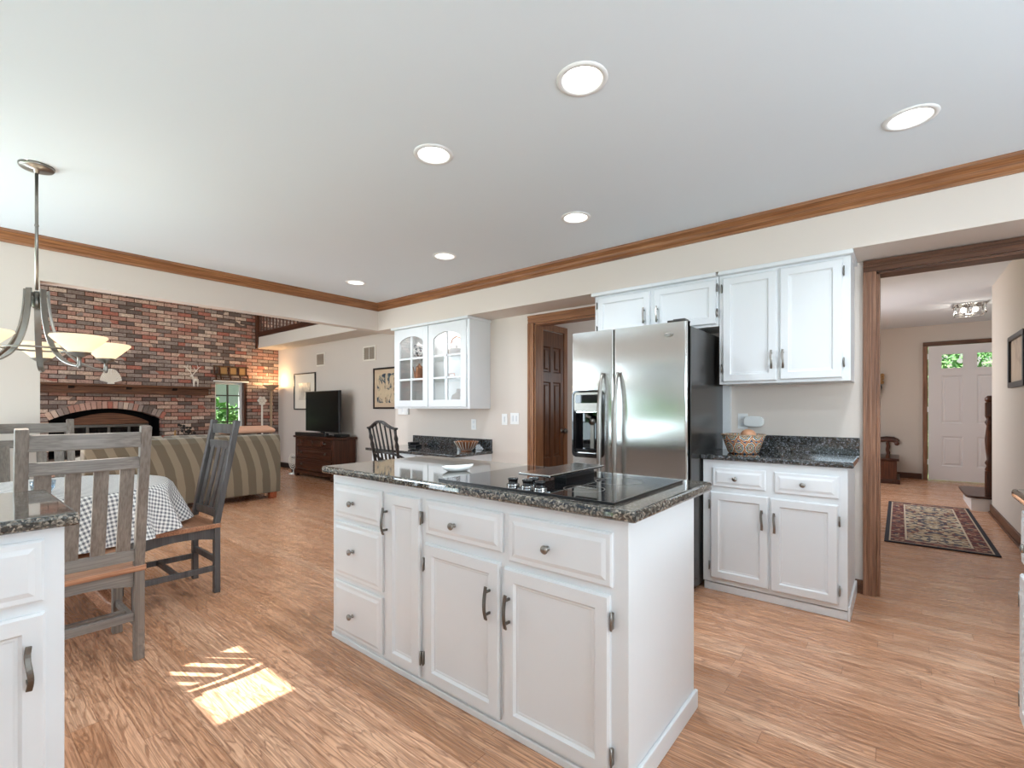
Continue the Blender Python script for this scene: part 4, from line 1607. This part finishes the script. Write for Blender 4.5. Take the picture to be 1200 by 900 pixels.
# chair seen from behind, nearest the camera
ch.location = (-2.885, .438, 0)
ch.rotation_euler = (0, 0, R(90))
tag(ch, 'slatted grey wooden chair seen from behind, nearest the left counter', 'chair', GRP)
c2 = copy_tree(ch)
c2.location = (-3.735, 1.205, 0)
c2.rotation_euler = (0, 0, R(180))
tag(c2, 'shade-darkened slatted wooden chair standing side-on between dining table and sofa', 'chair', GRP)
M['chairshade'] = wood('grey_wood_in_shade', sr(104, 101, 100), sr(76, 73, 72), 'z', .38, dark=sr(180, 176, 172))  # same grey wood, darkened to paint in the shade on this chair
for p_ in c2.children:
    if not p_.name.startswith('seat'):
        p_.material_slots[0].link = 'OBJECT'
        p_.material_slots[0].material = M['chairshade']
c3 = copy_tree(ch)
c3.location = (-4.80, .468, 0)
c3.rotation_euler = (0, 0, R(-90))
tag(c3, 'slatted wooden chair behind the dining table against the white wall', 'chair', GRP)

TX, TY, TR = -3.90, .47, .56
dtb = thing('dining_table', 'round pedestal dining table under the checked cloth', 'table', (TX, TY, 0))
MB().lathe([(.001, .718), (TR - .05, .718), (TR - .03, .726), (TR - .03, .744), (.001, .744)], seg=64).build('tabletop', M['seatwood'], dtb)
MB().lathe([(.001, .14), (.10, .14), (.11, .2), (.075, .26), (.06, .36), (.085, .46), (.07, .6), (.09, .68), (.20, .722), (.001, .722)], seg=32).build('pedestal', M['seatwood'], dtb)
for k in range(4):
    a = PI / 2 * k + .6
    ca, sa = math.cos(a), math.sin(a)
    pts = [(ca * r, sa * r, z) for r, z in ((.05, .26), (.14, .24), (.24, .16), (.34, .07), (.42, .035))]
    MB().sweep(pts, .06, .075).build('foot', M['seatwood'], dtb, bevel=.012)

mb = MB()
uvl = mb.bm.loops.layers.uv.new('UVMap')
n, S = 144, 26
SM = .835
top, hem = TR + .006, SM
rings = []
flat = {}
for i in range(S + 1):
    s = SM * (i / S)
    if i == 0:
        v = mb.bm.verts.new((0, 0, .755))
        flat[v] = (0, 0)
        rings.append([v] * n)
        continue
    ring = []
    for k in range(n):
        a = 2 * PI * k / n
        fold = .5 + .5 * math.sin(a * 13 + 1.2 * math.sin(a * 2)) + .25 * math.sin(a * 5 + 1)
        if s <= TR - .01:
            r, z = s, .755
        else:
            d = s - (TR - .01)
            e = min(1, d / .03)
            r = TR - .01 + .018 * math.sin(e * PI / 2) + max(0, d - .02) * (.10 + .38 * fold)
            z = .755 - (.014 * (1 - math.cos(e * PI / 2)) + max(0, d - .015) * (1 - .06 * fold))
        v = mb.bm.verts.new((r * math.cos(a), r * math.sin(a), z))
        flat[v] = (s * math.cos(a), s * math.sin(a))
        ring.append(v)
    rings.append(ring)
for i in range(S):
    for k in range(n):
        j = (k + 1) % n
        vs_ = (rings[0][0], rings[1][k], rings[1][j]) if i == 0 else (rings[i][k], rings[i + 1][k], rings[i + 1][j], rings[i][j])
        f = mb.bm.faces.new(vs_)
        f.smooth = True
        for lp in f.loops:
            lp[uvl].uv = flat[lp.vert]
o = mb.build('tablecloth', M['cloth'])
o.location = (TX, TY, 0)
o.rotation_euler = (0, 0, .35)
tag(o, 'grey and white checked cloth draped over the dining table', 'tablecloth')
o = MB().lathe([(.001, 0), (.03, 0), (.034, .004), (.048, .03), (.054, .07), (.051, .07), (.045, .032), (.03, .01), (.001, .008)], seg=32).build('glass_bowl', M['blueglass'])
o.location = (-3.66, .39, .756)
tag(o, 'pale blue glass bowl on the checked tablecloth', 'bowl')

# ------------------------------------------------------------------ recessed ceiling lights
CL = ['largest recessed ceiling light, nearest the middle of the frame above the island', 'recessed ceiling light closest to the hallway opening and the right edge',
      'recessed ceiling light above the left end of the island', 'recessed ceiling light above the refrigerator near the brown crown moulding',
      'recessed ceiling light above the desk, second from the crown corner', 'recessed ceiling light nearest the corner of the crown moulding']
for i, (x, y) in enumerate(CANS):
    t = thing('recessed_light', CL[i], 'ceiling light', (x, y, CZ), 0, 'recessed ceiling lights')
    MB().lathe([(.078, .0), (.080, -.006), (.098, -.005), (.101, .0)], seg=40).build('trim_ring', M['white'], t)
    MB().lathe([(.080, -.003), (.066, .055), (.062, .075), (.062, .1), (.001, .1)], seg=40).build('baffle', M['white'], t)
    MB().lathe([(.001, .030), (.025, .031), (.044, .038), (.05, .05), (.05, .09)], seg=32).build('bulb', M['lamp'], t)
    l = bpy.data.lights.new('recessed_beam', 'SPOT')
    l.energy = 34
    l.spot_size = R(150)
    l.spot_blend = .8
    l.shadow_soft_size = .05
    l.color = (.92, 1.0, 1.09)
    lo = bpy.data.objects.new('recessed_beam', l)
    col.objects.link(lo)
    lo.location = (x, y, CZ - .012)

# ------------------------------------------------------------------ chandelier
ch_ = thing('chandelier', 'brushed nickel chandelier with amber glass bowl shades over the dining table', 'chandelier', (-3.582, .358, CZ))
MB().lathe([(.001, 0), (.072, 0), (.072, -.010), (.066, -.018), (.012, -.022), (.010, -.04), (.001, -.04)], seg=36).build('canopy', M['nickel'], ch_)
zz = lambda z: z - CZ
MB().tube([(0, 0, -.02), (0, 0, zz(1.86))], .0075, 12).lathe([(.0075, zz(2.2)), (.0095, zz(2.2)), (.0095, zz(2.21)), (.0075, zz(2.21))], seg=14).build('stem', M['nickel'], ch_)
MB().lathe([(.001, zz(1.850)), (.021, zz(1.846)), (.021, zz(1.770)), (.014, zz(1.762)), (.001, zz(1.758))], seg=24).build('hub', M['pewter'], ch_)
n = 48
rg = [(.135 * math.cos(2 * PI * k / n), .135 * math.sin(2 * PI * k / n), zz(1.545)) for k in range(n + 1)]
MB().tube(rg, .005, 8, False).build('ring', M['nickel'], ch_)
AR = .297
for k in range(5):
    a = R(39.23 - 13 + 72 * k)
    ca, sa = math.cos(a), math.sin(a)
    P = lambda r, z: (r * ca, r * sa, zz(z))
    bez = []
    for i in range(21):
        t = i / 20
        p0, p1, p2, p3 = (.046, 1.862), (.050, 1.61), (.11, 1.468), (AR, 1.446)
        b = [(1 - t) ** 3 * p0[j] + 3 * (1 - t) ** 2 * t * p1[j] + 3 * (1 - t) * t * t * p2[j] + t ** 3 * p3[j] for j in (0, 1)]
        bez.append(P(*b))
    tang = Vector((-sa, ca, 0))
    mb = MB()
    mb.sweep(bez, .008, .028, tang)
    mb.bar(P(.018, 1.83), P(.046, 1.83), .008, .02)
    arm = mb.build('arm', M['nickel'], ch_, bevel=.002)
    c = P(AR, 0)
    c = (c[0], c[1], 0)
    D = -.021
    q = lambda L: [(r, zz(1.603 - (1.603 - (z + D)) * .76)) for r, z in L]
    MB().lathe(q([(.001, 1.400), (.008, 1.405), (.011, 1.425), (.009, 1.44), (.009, 1.475), (.02, 1.483), (.046, 1.506), (.050, 1.512), (.001, 1.512)]), c, 24).build('cup', M['nickel'], arm)
    MB().lathe(q([(.040, 1.508), (.048, 1.520), (.076, 1.556), (.106, 1.596), (.118, 1.614), (.115, 1.624), (.110, 1.616), (.100, 1.600), (.072, 1.562), (.042, 1.524), (.001, 1.518)]), c, 40).build('shade', M['shade'], arm)
    MB().sphere((c[0], c[1], zz(1.562 + D)), .020, 1, 1, 1.2, 16).build('bulb', M['bulb'], arm)
    l = bpy.data.lights.new('chandelier_glow', 'POINT')
    l.energy = .7
    l.color = (1, .93, .82)
    l.shadow_soft_size = .03
    lo = bpy.data.objects.new('chandelier_glow', l)
    col.objects.link(lo)
    lo.location = (-3.582 + c[0], .358 + c[1], 1.64)

# ------------------------------------------------------------------ family room
so = thing('sofa', 'olive striped fabric sofa seen from behind', 'sofa', (-6.60, 2.03, 0))
mb = MB()
L2 = 1.02
prof = [(0, .085), (.012, .07), (-.015, .12), (-.03, .82), (-.05, .865), (-.10, .872), (-.17, .85), (-.20, .80), (-.28, .42), (-.30, .085)]
prof = [(-.005, .085), (.0, .40), (-.012, .80), (-.035, .862), (-.09, .875), (-.16, .855), (-.19, .80), (-.28, .42), (-.30, .085)]
mb.prism(prof, -L2, L2, 'xz')
mb.build('back', M['sofa'], so, bevel=.015)
MB().box(-.93, -.28, -L2 + .2, L2 - .2, .10, .30).build('seat_base', M['sofa'], so, bevel=.02)
for s in (-1, 1):
    y0, y1 = sorted((s * L2, s * (L2 - .21)))
    MB().prism([(y0, .085), (y1, .085), (y1, .57), (y1 - .03, .63), ((y0 + y1) / 2, .65), (y0 + .03, .63), (y0, .57)], -.95, -.20, 'yz').build('arm', M['sofa'], so, bevel=.015)
for k in range(3):
    y0 = -L2 + .215 + k * .537
    MB().box(-.95, -.30, y0, y0 + .53, .30, .46).build('seat_cushion', M['sofa'], so, bevel=.04, seg=4)
    MB().prism([(-.20, .80), (-.17, .865), (-.24, .90), (-.33, .87), (-.46, .52), (-.44, .46), (-.30, .46)], y0, y0 + .53, 'xz').build('back_cushion', M['sofa'], so, bevel=.03, seg=4)
for x in (-.06, -.88):
    for s in (-1, 1):
        MB().prism([(x - .04, .085), (x + .04, .085), (x + .028, 0), (x - .028, 0)], s * (L2 - .09) - .045, s * (L2 - .09) + .045, 'xz').build('foot', M['redbrown'], so, bevel=.004)
o = MB().box(-.13, .13, -.36, .36, 0, .06).build('throw_blanket', M['peach'], bevel=.03, seg=4)
o.location = (-6.90, 2.70, .907)
o.rotation_euler = (0, R(10), 0)
tag(o, 'folded peach blanket lying on top of the sofa back', 'blanket')

# chest of drawers with television
dr = thing('dresser', 'carved dark wood chest of drawers under the television', 'dresser', (-8.60, 4.22, 0))
DW, DD, DH = 1.36, .415, .735
MB().box(.03, DW - .03, .02, DD, .10, .70).build('carcass', M['darkwoodz'], dr, bevel=.004)
MB().box(-.02, DW + .02, -.02, DD + .005, .70, DH).build('top', M['darkwood'], dr, bevel=.010)
mb = MB().box(-.005, DW + .005, -.012, DD, .06, .115)
for x in (0, DW - .13):
    mb.prism([(x, .06), (x + .13, .06), (x + .10, .02), (x + .08, 0), (x + .03, 0), (x + .02, .02)], -.012, .05)
    mb.box(x, x + .1, DD - .05, DD, 0, .06)
mb.build('plinth', M['darkwood'], dr, bevel=.006)
for x in (.03, DW - .075):
    MB().box(x, x + .045, .0, .03, .115, .70).build('corner_column', M['darkwoodz'], dr, bevel=.008)
for k, (z0, z1) in enumerate(((.555, .685), (.345, .540), (.130, .330))):
    d = MB().nested(.085, DW - .085, z0, z1, [(0, 0), (0, .018), (.008, .026), (.02, .026), (.028, .018), (.06, .018), (.07, .024)], .02).build('drawer', M['darkwood'], dr)
    for x in (.28, DW - .28):
        MB().lathe([(.001, 0), (.022, 0), (.024, .004), (.008, .008), (.008, .018), (.014, .024), (.001, .026)], (x, -.006, (z0 + z1) / 2), 18, 'y').build('pull', M['pewter'], d)
    if k == 0:
        for x in (.28, .625, .97):
            MB().lathe([(.001, 0), (.05, 0), (.052, .006), (.03, .012), (.001, .012)], (x, -.003, (z0 + z1) / 2), 24, 'y').build('carving', M['darkwoodz'], d)
tv = thing('television', 'flat black television standing on the dark wood chest', 'television', (-7.96, 4.39, .736), R(-3))
MB().box(-.625, .625, 0, .05, .075, .80).build('cabinet', M['black'], tv, bevel=.006)
MB().box(-.613, .613, -.003, .001, .09, .787).build('screen', M['screen'], tv)
MB().box(-.06, .06, .01, .04, .015, .09).box(-.22, .22, -.09, .10, 0, .016).build('stand', M['black'], tv, bevel=.004)
o = MB().box(-.52, .52, -.04, .04, 0, .065).build('soundbar', M['black'], bevel=.012)
o.location = (-8.02, 4.235, .737)
tag(o, 'long black soundbar lying in front of the television', 'soundbar')
o = MB().box(-.12, .12, -.08, .08, 0, .045).build('media_box', M['black'], bevel=.005)
o.location = (-7.40, 4.45, .736)
tag(o, 'small black media box at the right end of the chest top', 'media player')
o = MB().box(-.09, .09, -.11, .11, 0, .30).box(-.07, .07, -.112, -.108, .02, .28).build('speaker', M['black'], bevel=.006)
o.location = (-8.98, 4.5, 0)
tag(o, 'black floor speaker box between the sofa and the chest of drawers', 'speaker')
fn = thing('floor_fan', 'small round pale fan on the floor beside the black speaker', 'fan', (-8.78, 4.30, 0))
MB().lathe([(.001, 0), (.09, 0), (.09, .015), (.02, .03), (.015, .09), (.001, .09)], seg=24).build('base', M['ceramic'], fn)
mb = MB()
for rr in (.14, .10, .06):
    mb.tube([(rr * math.cos(2 * PI * k / 28), -.03, .235 + rr * math.sin(2 * PI * k / 28)) for k in range(29)], .006, 6, False)
for k in range(12):
    a = 2 * PI * k / 12
    mb.tube([(0, -.035, .235), (.14 * math.cos(a), -.03, .235 + .14 * math.sin(a))], .003, 5)
mb.build('grille', M['matboard'], fn)
MB().lathe([(.001, 0), (.05, 0), (.05, .05), (.001, .06)], (0, .03, .235), 20, 'y').build('motor', M['ceramic'], fn)


def picture(name, label, loc, rotz, w, h, mat, fr=.03, mat_w=.08, framem='frameblack', board='matboard'):
    t = thing(name, label, 'picture', loc, rotz)
    mb = MB().box(-w / 2, w / 2, -.028, 0, -h / 2, -h / 2 + fr).box(-w / 2, w / 2, -.028, 0, h / 2 - fr, h / 2).box(-w / 2, -w / 2 + fr, -.028, 0, -h / 2 + fr, h / 2 - fr).box(w / 2 - fr, w / 2, -.028, 0, -h / 2 + fr, h / 2 - fr)
    mb.build('frame', M[framem], t, bevel=.004)
    MB().box(-w / 2 + fr, w / 2 - fr, -.012, -.008, -h / 2 + fr, h / 2 - fr).build('mat_board', M[board], t)
    MB().box(-w / 2 + fr + mat_w, w / 2 - fr - mat_w, -.0145, -.012, -h / 2 + fr + mat_w, h / 2 - fr - mat_w).build('artwork', mat, t)
    return t


art1 = art_mat('grey_drawing', [(.3, sr(90, 88, 84)), (.45, sr(170, 166, 158)), (.6, sr(216, 210, 200))], 4)
art2 = art_mat('abstract_figures', [(.3, sr(40, 44, 52)), (.42, sr(60, 84, 100)), (.48, sr(206, 186, 156)), (.62, sr(216, 196, 164)), (.72, sr(110, 60, 44))], 7)
art3 = art_mat('tan_print', [(.3, sr(150, 120, 96)), (.5, sr(214, 190, 164)), (.7, sr(224, 204, 180))], 4)
picture('framed_picture', 'thin black framed grey print on the wall behind the television', (-9.06, LY, 1.56), 0, .84, .72, art1, .022, .17)
picture('framed_picture', 'black framed figure painting hanging left of the glass cabinet', (-6.42, LY, 1.553), 0, .68, .67, art2, .028, .07, 'frameblack', 'tanmat')
pf = thing('hall_picture', 'cropped black framed picture on the hall wall at the right edge', 'picture', (.84, 6.22, 1.68), R(-90))
mb = ring_frame(rrect(-.37, .37, -.26, .22, .02, 0, .06, 4), rrect(-.325, .325, -.21, .175, .02, 0, .06, 4), 0, -.03)
mb.build('frame', M['frameblack'], pf, bevel=.004)
MB().prism(rrect(-.33, .33, -.22, .18, .02, 0, .06, 4), -.004, -.010).build('artwork', art3, pf)

for X, w, n, lab in ((-8.47, .30, 1, 'square wall vent high on the wall above the grey print'), (-6.89, .36, 2, 'double wall vent high on the wall near the opening corner')):
    t = thing('wall_vent', lab, 'vent', (X, LY, 2.15))
    MB().box(-w / 2, w / 2, -.010, 0, -.125, .125).build('frame', M['matboard'], t, bevel=.003)
    for k in range(n):
        ww = (w - .05) / n
        x0 = -w / 2 + .025 + k * ww + (.008 if n > 1 else 0)
        x1 = -w / 2 + .025 + (k + 1) * ww - (.008 if n > 1 else 0)
        mb = MB().box(x0, x1, -.012, -.009, -.10, .10)
        for j in range(9):
            mb.bar((x0, -.014, -.09 + j * .0225), (x1, -.014, -.09 + j * .0225), .004, .012)
        mb.build('grille', M['vent'], t)

# torchiere and slim stand in the corner
fl = thing('floor_lamp', 'tall pale torchiere floor lamp glowing in the corner by the brick wall', 'lamp', (-9.95, 4.40, 0))
MB().lathe([(.001, 0), (.13, 0), (.135, .012), (.05, .03), (.02, .05), (.001, .05)], seg=28).build('base', M['rattan'], fl)
MB().tube([(0, 0, .04), (0, 0, 1.60)], .022, 12).build('pole', M['rattan'], fl)
MB().lathe([(.001, 1.58), (.03, 1.585), (.06, 1.62), (.15, 1.69), (.155, 1.70), (.145, 1.70), (.05, 1.63), (.001, 1.62)], seg=32).build('bowl_shade', M['rattan'], fl)
MB().sphere((0, 0, 1.665), .025).build('bulb', M['bulb'], fl)
l = bpy.data.lights.new('torchiere_glow', 'POINT')
l.energy = 14
l.color = (1, .68, .36)
l.shadow_soft_size = .06
lo = bpy.data.objects.new('torchiere_glow', l)
col.objects.link(lo)
lo.location = (-9.95, 4.40, 1.76)
st = thing('flower_stand', 'slim pale stand with a flower-shaped top before the brick wall', 'stand', (-9.9, 4.20, 0))
MB().lathe([(.001, 0), (.10, 0), (.10, .015), (.016, .03), (.001, .03)], seg=20).tube([(0, 0, .02), (0, 0, 1.33)], .018, 10).build('pole', M['glaze_white'], st)
mb = MB()
for k in range(6):
    a = 2 * PI * k / 6
    mb.sphere((0, .06 * math.cos(a), 1.38 + .06 * math.sin(a)), .032, .4, 1, 1, 10)
mb.sphere((0, 0, 1.38), .03, .5, 1, 1, 10)
mb.build('flower_top', M['glaze_white'], st)

# fireplace fittings
fi = thing('fireplace_doors', 'brown arched fireplace hood with black glass doors under the brick arch', 'fireplace doors', (LX - .08, (FA[0] + FA[1]) / 2, FA[2]))
mb = MB()
w2 = .545
arc = [(-w2 + 2 * w2 * k / 16, .57 + .16 * math.sin(PI * k / 16) ** .8) for k in range(17)]
mb.prism([(w2, .54), (-w2, .54)] + arc, -.02, .02, 'yz')
mb.build('hood', M['mantelwood'], fi, bevel=.004)
mb = MB().box(-.02, .03, -w2, w2, .49, .535).box(-.02, .03, -w2, -w2 + .04, .0, .5).box(-.02, .03, w2 - .04, w2, 0, .5).box(-.02, .03, -w2, w2, 0, .04)
for y in (-.27, 0, .27):
    mb.box(-.01, .028, y - .018, y + .018, .03, .5)
mb.build('door_frame', M['pewter'], fi, bevel=.003)
MB().box(-.012, -.004, -w2 + .03, w2 - .03, .03, .5).build('door_glass', M['blackglass'], fi)

mt = thing('mantel_shelf', 'long dark wood mantel shelf fixed to the brick chimney wall', 'mantel', (LX, .4, 1.50))
MB().box(0, .20, -.4, 2.93, .085, .125).build('shelf_board', M['mantelwood'], mt, bevel=.006)
MB().box(0, .15, -.4, 2.90, -.03, .085).build('beam', M['mantelwood'], mt, bevel=.006)
for y in (.12, .95, 1.67, 2.32):
    MB().prism([(0, -.015), (.14, .03), (.185, .085), (0, .085)], y, y + .075, 'xz').build('bracket', M['blackwood'], mt, bevel=.003)

sh = thing('shell_ornament', 'clear fan-shaped shell ornament standing on the mantel', 'ornament', (LX + .11, 1.93, 1.626))
mb = MB()
n = 16
for k in range(n):
    a0, a1 = PI * (.05 + .9 * k / n), PI * (.05 + .9 * (k + 1) / n)
    am = (a0 + a1) / 2
    p = [(0, 0, .02)] + [(d, .20 * math.cos(a), .02 + .28 * math.sin(a)) for a, d in ((a0, 0), (am, .02), (a1, 0))]
    vv = [mb.bm.verts.new(v) for v in p]
    mb.bm.faces.new((vv[0], vv[1], vv[2]))
    mb.bm.faces.new((vv[0], vv[2], vv[3]))
f_ = mb.build('fan', M['glaze_white'], sh)
f_.modifiers.new('s', 'SOLIDIFY').thickness = .006
MB().box(-.04, .04, -.06, .06, 0, .03).build('base', M['glaze_white'], sh, bevel=.006)
dg = thing('deer_figurine', 'white stag figurine with branching antlers on the mantel right end', 'figurine', (LX + .11, 3.10, 1.626))
MB().tube([(0, .05, .14), (0, -.04, .15)], [.032, .03], 10).tube([(0, -.04, .15), (0, -.065, .22), (0, -.085, .24), (0, -.12, .225)], [.026, .018, .02, .008], 10).tube([(-.015, .045, .15), (-.015, .05, 0)], [.014, .007], 8).tube([(.015, .045, .15), (.015, .04, 0)], [.014, .007], 8).tube([(-.015, -.04, .15), (-.015, -.045, 0)], [.013, .007], 8).tube([(.015, -.04, .15), (.015, -.035, 0)], [.013, .007], 8).build('deer_body', M['glaze_white'], dg)
mb = MB()
for s in (-1, 1):
    mb.tube([(s * .01, -.075, .25), (s * .03, -.06 + s * .05, .33), (s * .04, -.07 + s * .11, .40), (s * .03, -.07 + s * .09, .48)], [.009, .008, .007, .004], 7)
    mb.tube([(s * .03, -.06 + s * .05, .33), (s * .02, -.07 + s * .02, .42)], [.007, .004], 7)
    mb.tube([(s * .04, -.07 + s * .11, .40), (s * .05, -.07 + s * .17, .45)], [.006, .004], 7)
mb.build('antlers', M['glaze_white'], dg)
dg.scale = (.75, .75, .85)
sh.scale = (.8, .72, .85)
sh.location.y = 1.88
vs2 = thing('flower_vase', 'white vase of dark dried flowers on the brick hearth', 'vase', (-9.9, 2.90, .42))
MB().lathe([(.001, 0), (.06, 0), (.08, .04), (.09, .13), (.06, .22), (.035, .26), (.045, .28), (.001, .28)], seg=24).build('vase_body', M['bluewhite'], vs2)
mb = MB()
for k in range(16):
    a = random.uniform(0, 2 * PI)
    r = random.uniform(.03, .14)
    p = (r * math.cos(a), r * math.sin(a), random.uniform(.36, .52))
    mb.tube([(0, 0, .26), p], .004, 5)
    mb.sphere(p, .026, 1, 1, .8, 8)
mb.build('flowers', M['navy'], vs2)
o = MB().lathe([(.001, 0), (.09, 0), (.092, .02), (.07, .12), (.05, .2), (.02, .24), (.012, .30), (.018, .31), (.001, .33)], seg=24).build('hand_bell', M['tanpanel'])
o.location = (-9.88, 2.72, .42)
o.scale = (1, 1, 1.3)
tag(o, 'tan bell-shaped ornament on the hearth left of the dried flowers', 'ornament')
wr = thing('wall_rack', 'dark wooden rack with three tan panels above the small brick window', 'rack', (LX, 3.735, 1.77))
mb = MB().box(0, .03, -.32, .32, .255, .285).box(0, .03, -.32, .32, .10, .125).box(0, .03, -.32, .32, .0, .022)
mb.build('rail', M['rackwood'], wr, bevel=.003)
for y in (-.30, -.215, -.045, .125, .275):
    MB().sweep([(.02, y, .28), (.025, y, .13), (.05, y + .02, .09), (.02, y + .04, .01)], .022, .022, (0, 1, 0)).build('bracket', M['darkwoodz'], wr, bevel=.003)
for y in (-.13, .04, .205):
    MB().box(.002, .02, y - .058, y + .058, .128, .252).build('panel', M['tanpanel'], wr, bevel=.002)

# loft railing
lr = thing('loft_railing', 'dark wood balustrade along the loft edge above the family room', 'railing', (LX, FYL + .02, 2.776))
for k in range(1, 40):
    x = .14 * k
    if x > 4.95:
        break
    MB().lathe([(.014, 0), (.014, .2), (.02, .22), (.012, .26), (.022, .42), (.013, .62), (.018, .66), (.014, .7), (.014, .86)], (x, 0, 0), 10).build('baluster', M['darkwoodz'], lr)
MB().box(.0, 5.0, -.035, .035, .86, .915).build('handrail', M['darkwood'], lr, bevel=.012)
MB().box(.0, .09, -.05, .05, -.10, 1.0).build('newel_post', M['darkwoodz'], lr, bevel=.006)
MB().prism([(-.0, -.10), (.10, -.10), (.09, -.24), (.05, -.33), (.0, -.33)], -.05, .0, 'xz').build('corbel', M['darkwoodz'], lr, bevel=.006)

# ------------------------------------------------------------------ foyer
RX0, RX1, RY0, RY1 = -.108, .652, 5.555, 7.96
o = MB().box(RX0, RX1, RY0, RY1, 0, .010).build('oriental_rug', rug_mat(RX0, RX1, RY0, RY1), bevel=.003)
tag(o, 'patterned oriental runner rug with navy border on the hall floor', 'rug')
sp = thing('bottom_step', 'white starting step with dark wood tread beside the front door', 'step', (.62, 7.88, 0))
MB().box(.05, 1.3, .03, .95, 0, .150).build('riser', M['white'], sp)
mb = MB()
poly = [(1.3, 0), (1.3, .98)] + [(.14 + .14 * math.cos(a), .49 + .49 * math.sin(a)) for a in [PI / 2 + PI * k / 12 for k in range(13)]]
poly = [(1.3, .0), (1.3, .98), (.10, .98)] + [(.10 + .10 * math.cos(PI / 2 + PI / 2 * k / 5), .88 + .10 * math.sin(PI / 2 + PI / 2 * k / 5)) for k in range(1, 6)] + [(.10 + .10 * math.cos(PI + PI / 2 * k / 5), .10 + .10 * math.sin(PI + PI / 2 * k / 5)) for k in range(0, 6)]
mb.prism(poly, .150, .178, 'xy')
mb.build('tread', M['darkwood'], sp, bevel=.008)
nw = thing('newel_post', 'turned dark wood newel post standing on the bottom stair step', 'post', (.835, 7.96, .178))
MB().box(-.042, .042, -.042, .042, 0, .30).build('square_base', M['darkwoodz'], nw, bevel=.005)
MB().lathe([(.036, .30), (.045, .32), (.03, .36), (.046, .40), (.028, .44), (.040, .56), (.046, .68), (.03, .84), (.046, .88), (.03, .92), (.042, .95)], seg=24).build('turned_shaft', M['darkwoodz'], nw)
MB().box(-.042, .042, -.042, .042, .95, 1.12).build('upper_block', M['darkwoodz'], nw, bevel=.005)
MB().lathe([(.03, 1.12), (.046, 1.14), (.046, 1.17), (.02, 1.2), (.001, 1.2)], seg=24).build('cap', M['darkwoodz'], nw)
MB().sweep([(.03, .0, 1.10), (.5, .0, 1.5)], .055, .06).build('handrail', M['darkwoodz'], nw, bevel=.01)

bn = thing('hall_bench', 'carved dark wood hall bench with scrolled arm on the left of the foyer', 'bench', (-.02, 9.95, 0))
bn.location = (-.03, 9.88, 0)
MB().box(-.58, .0, .02, .92, .06, .37).build('chest_box', M['darkwoodz'], bn, bevel=.006)
MB().box(-.60, .03, .0, .94, .37, .41).build('lid', M['darkwood'], bn, bevel=.008)
MB().box(-.60, .04, -.01, .95, .0, .07).build('plinth', M['darkwood'], bn, bevel=.008)
MB().box(-.62, -.57, .0, .94, .41, .95).build('backrest', M['darkwoodz'], bn, bevel=.008)
for y in (.04, .90):
    a_ = MB().sweep([(-.57, y, .70), (-.40, y, .69), (-.26, y, .685), (-.14, y, .705), (-.05, y, .70), (.0, y, .675), (.02, y, .645)], .055, .05).build('arm', M['darkwood'], bn, bevel=.012)
    MB().lathe([(.001, -.03), (.03, -.03), (.034, -.02), (.034, .02), (.03, .03), (.001, .03)], (.0, y, .655), 18, 'y').build('arm_scroll', M['darkwood'], a_)
    for x in (-.34, -.12):
        MB().lathe([(.022, .41), (.028, .44), (.015, .48), (.026, .55), (.016, .61), (.022, .65), (.022, .67)], (x, y, 0), 14).build('arm_post', M['darkwoodz'], bn)

cl = thing('foyer_light', 'clear glass flush ceiling light glowing over the foyer', 'ceiling light', (.74, 8.95, FZ))
MB().box(-.17, .17, -.17, .17, -.02, 0).build('ceiling_plate', M['chrome'], cl, bevel=.004)
mb = MB()
for a in range(4):
    for k in range(3):
        u = -.14 + .14 * k
        x, y = [(u, -.15), (u, .15), (-.15, u), (.15, u)][a]
        mb.tube([(x, y, -.02), (x, y, -.15)], .005, 6)
mb.box(-.155, .155, -.155, -.145, -.155, -.145).box(-.155, .155, .145, .155, -.155, -.145).box(-.155, -.145, -.155, .155, -.155, -.145).box(.145, .155, -.155, .155, -.155, -.145)
mb.build('cage', M['chrome'], cl)
MB().box(-.14, .14, -.142, -.138, -.14, -.02).box(-.14, .14, .138, .142, -.14, -.02).box(-.142, -.138, -.14, .14, -.14, -.02).box(.138, .142, -.14, .14, -.14, -.02).build('glass_panels', M['pane'], cl)
for x in (-.06, .06):
    MB().sphere((x, 0, -.08), .03, 1, 1, 1.2, 14).build('bulb', M['bulb'], cl)
l = bpy.data.lights.new('foyer_glow', 'POINT')
l.energy = 4
l.color = (1, .92, .8)
l.shadow_soft_size = .04
lo = bpy.data.objects.new('foyer_glow', l)
col.objects.link(lo)
lo.location = (.74, 8.95, FZ - .18)

wo = thing('wall_ornament', 'small black and gold ornament hanging on the far foyer wall', 'ornament', (-.335, 10.85, 1.58))
MB().lathe([(.001, -.18), (.04, -.16), (.10, .02), (.09, .06), (.001, .06)], (0, -.11, 0), 20).build('holder', M['navy'], wo)
mb = MB()
for k in range(14):
    a = random.uniform(0, 2 * PI)
    p = (.10 * math.cos(a), -.11 + .07 * math.sin(a), random.uniform(.1, .30))
    mb.tube([(0, -.11, .04), p], .006, 5)
    mb.sphere(p, .03, 1, 1, 1.2, 8)
mb.build('dried_flowers', M['tanpanel'], wo)
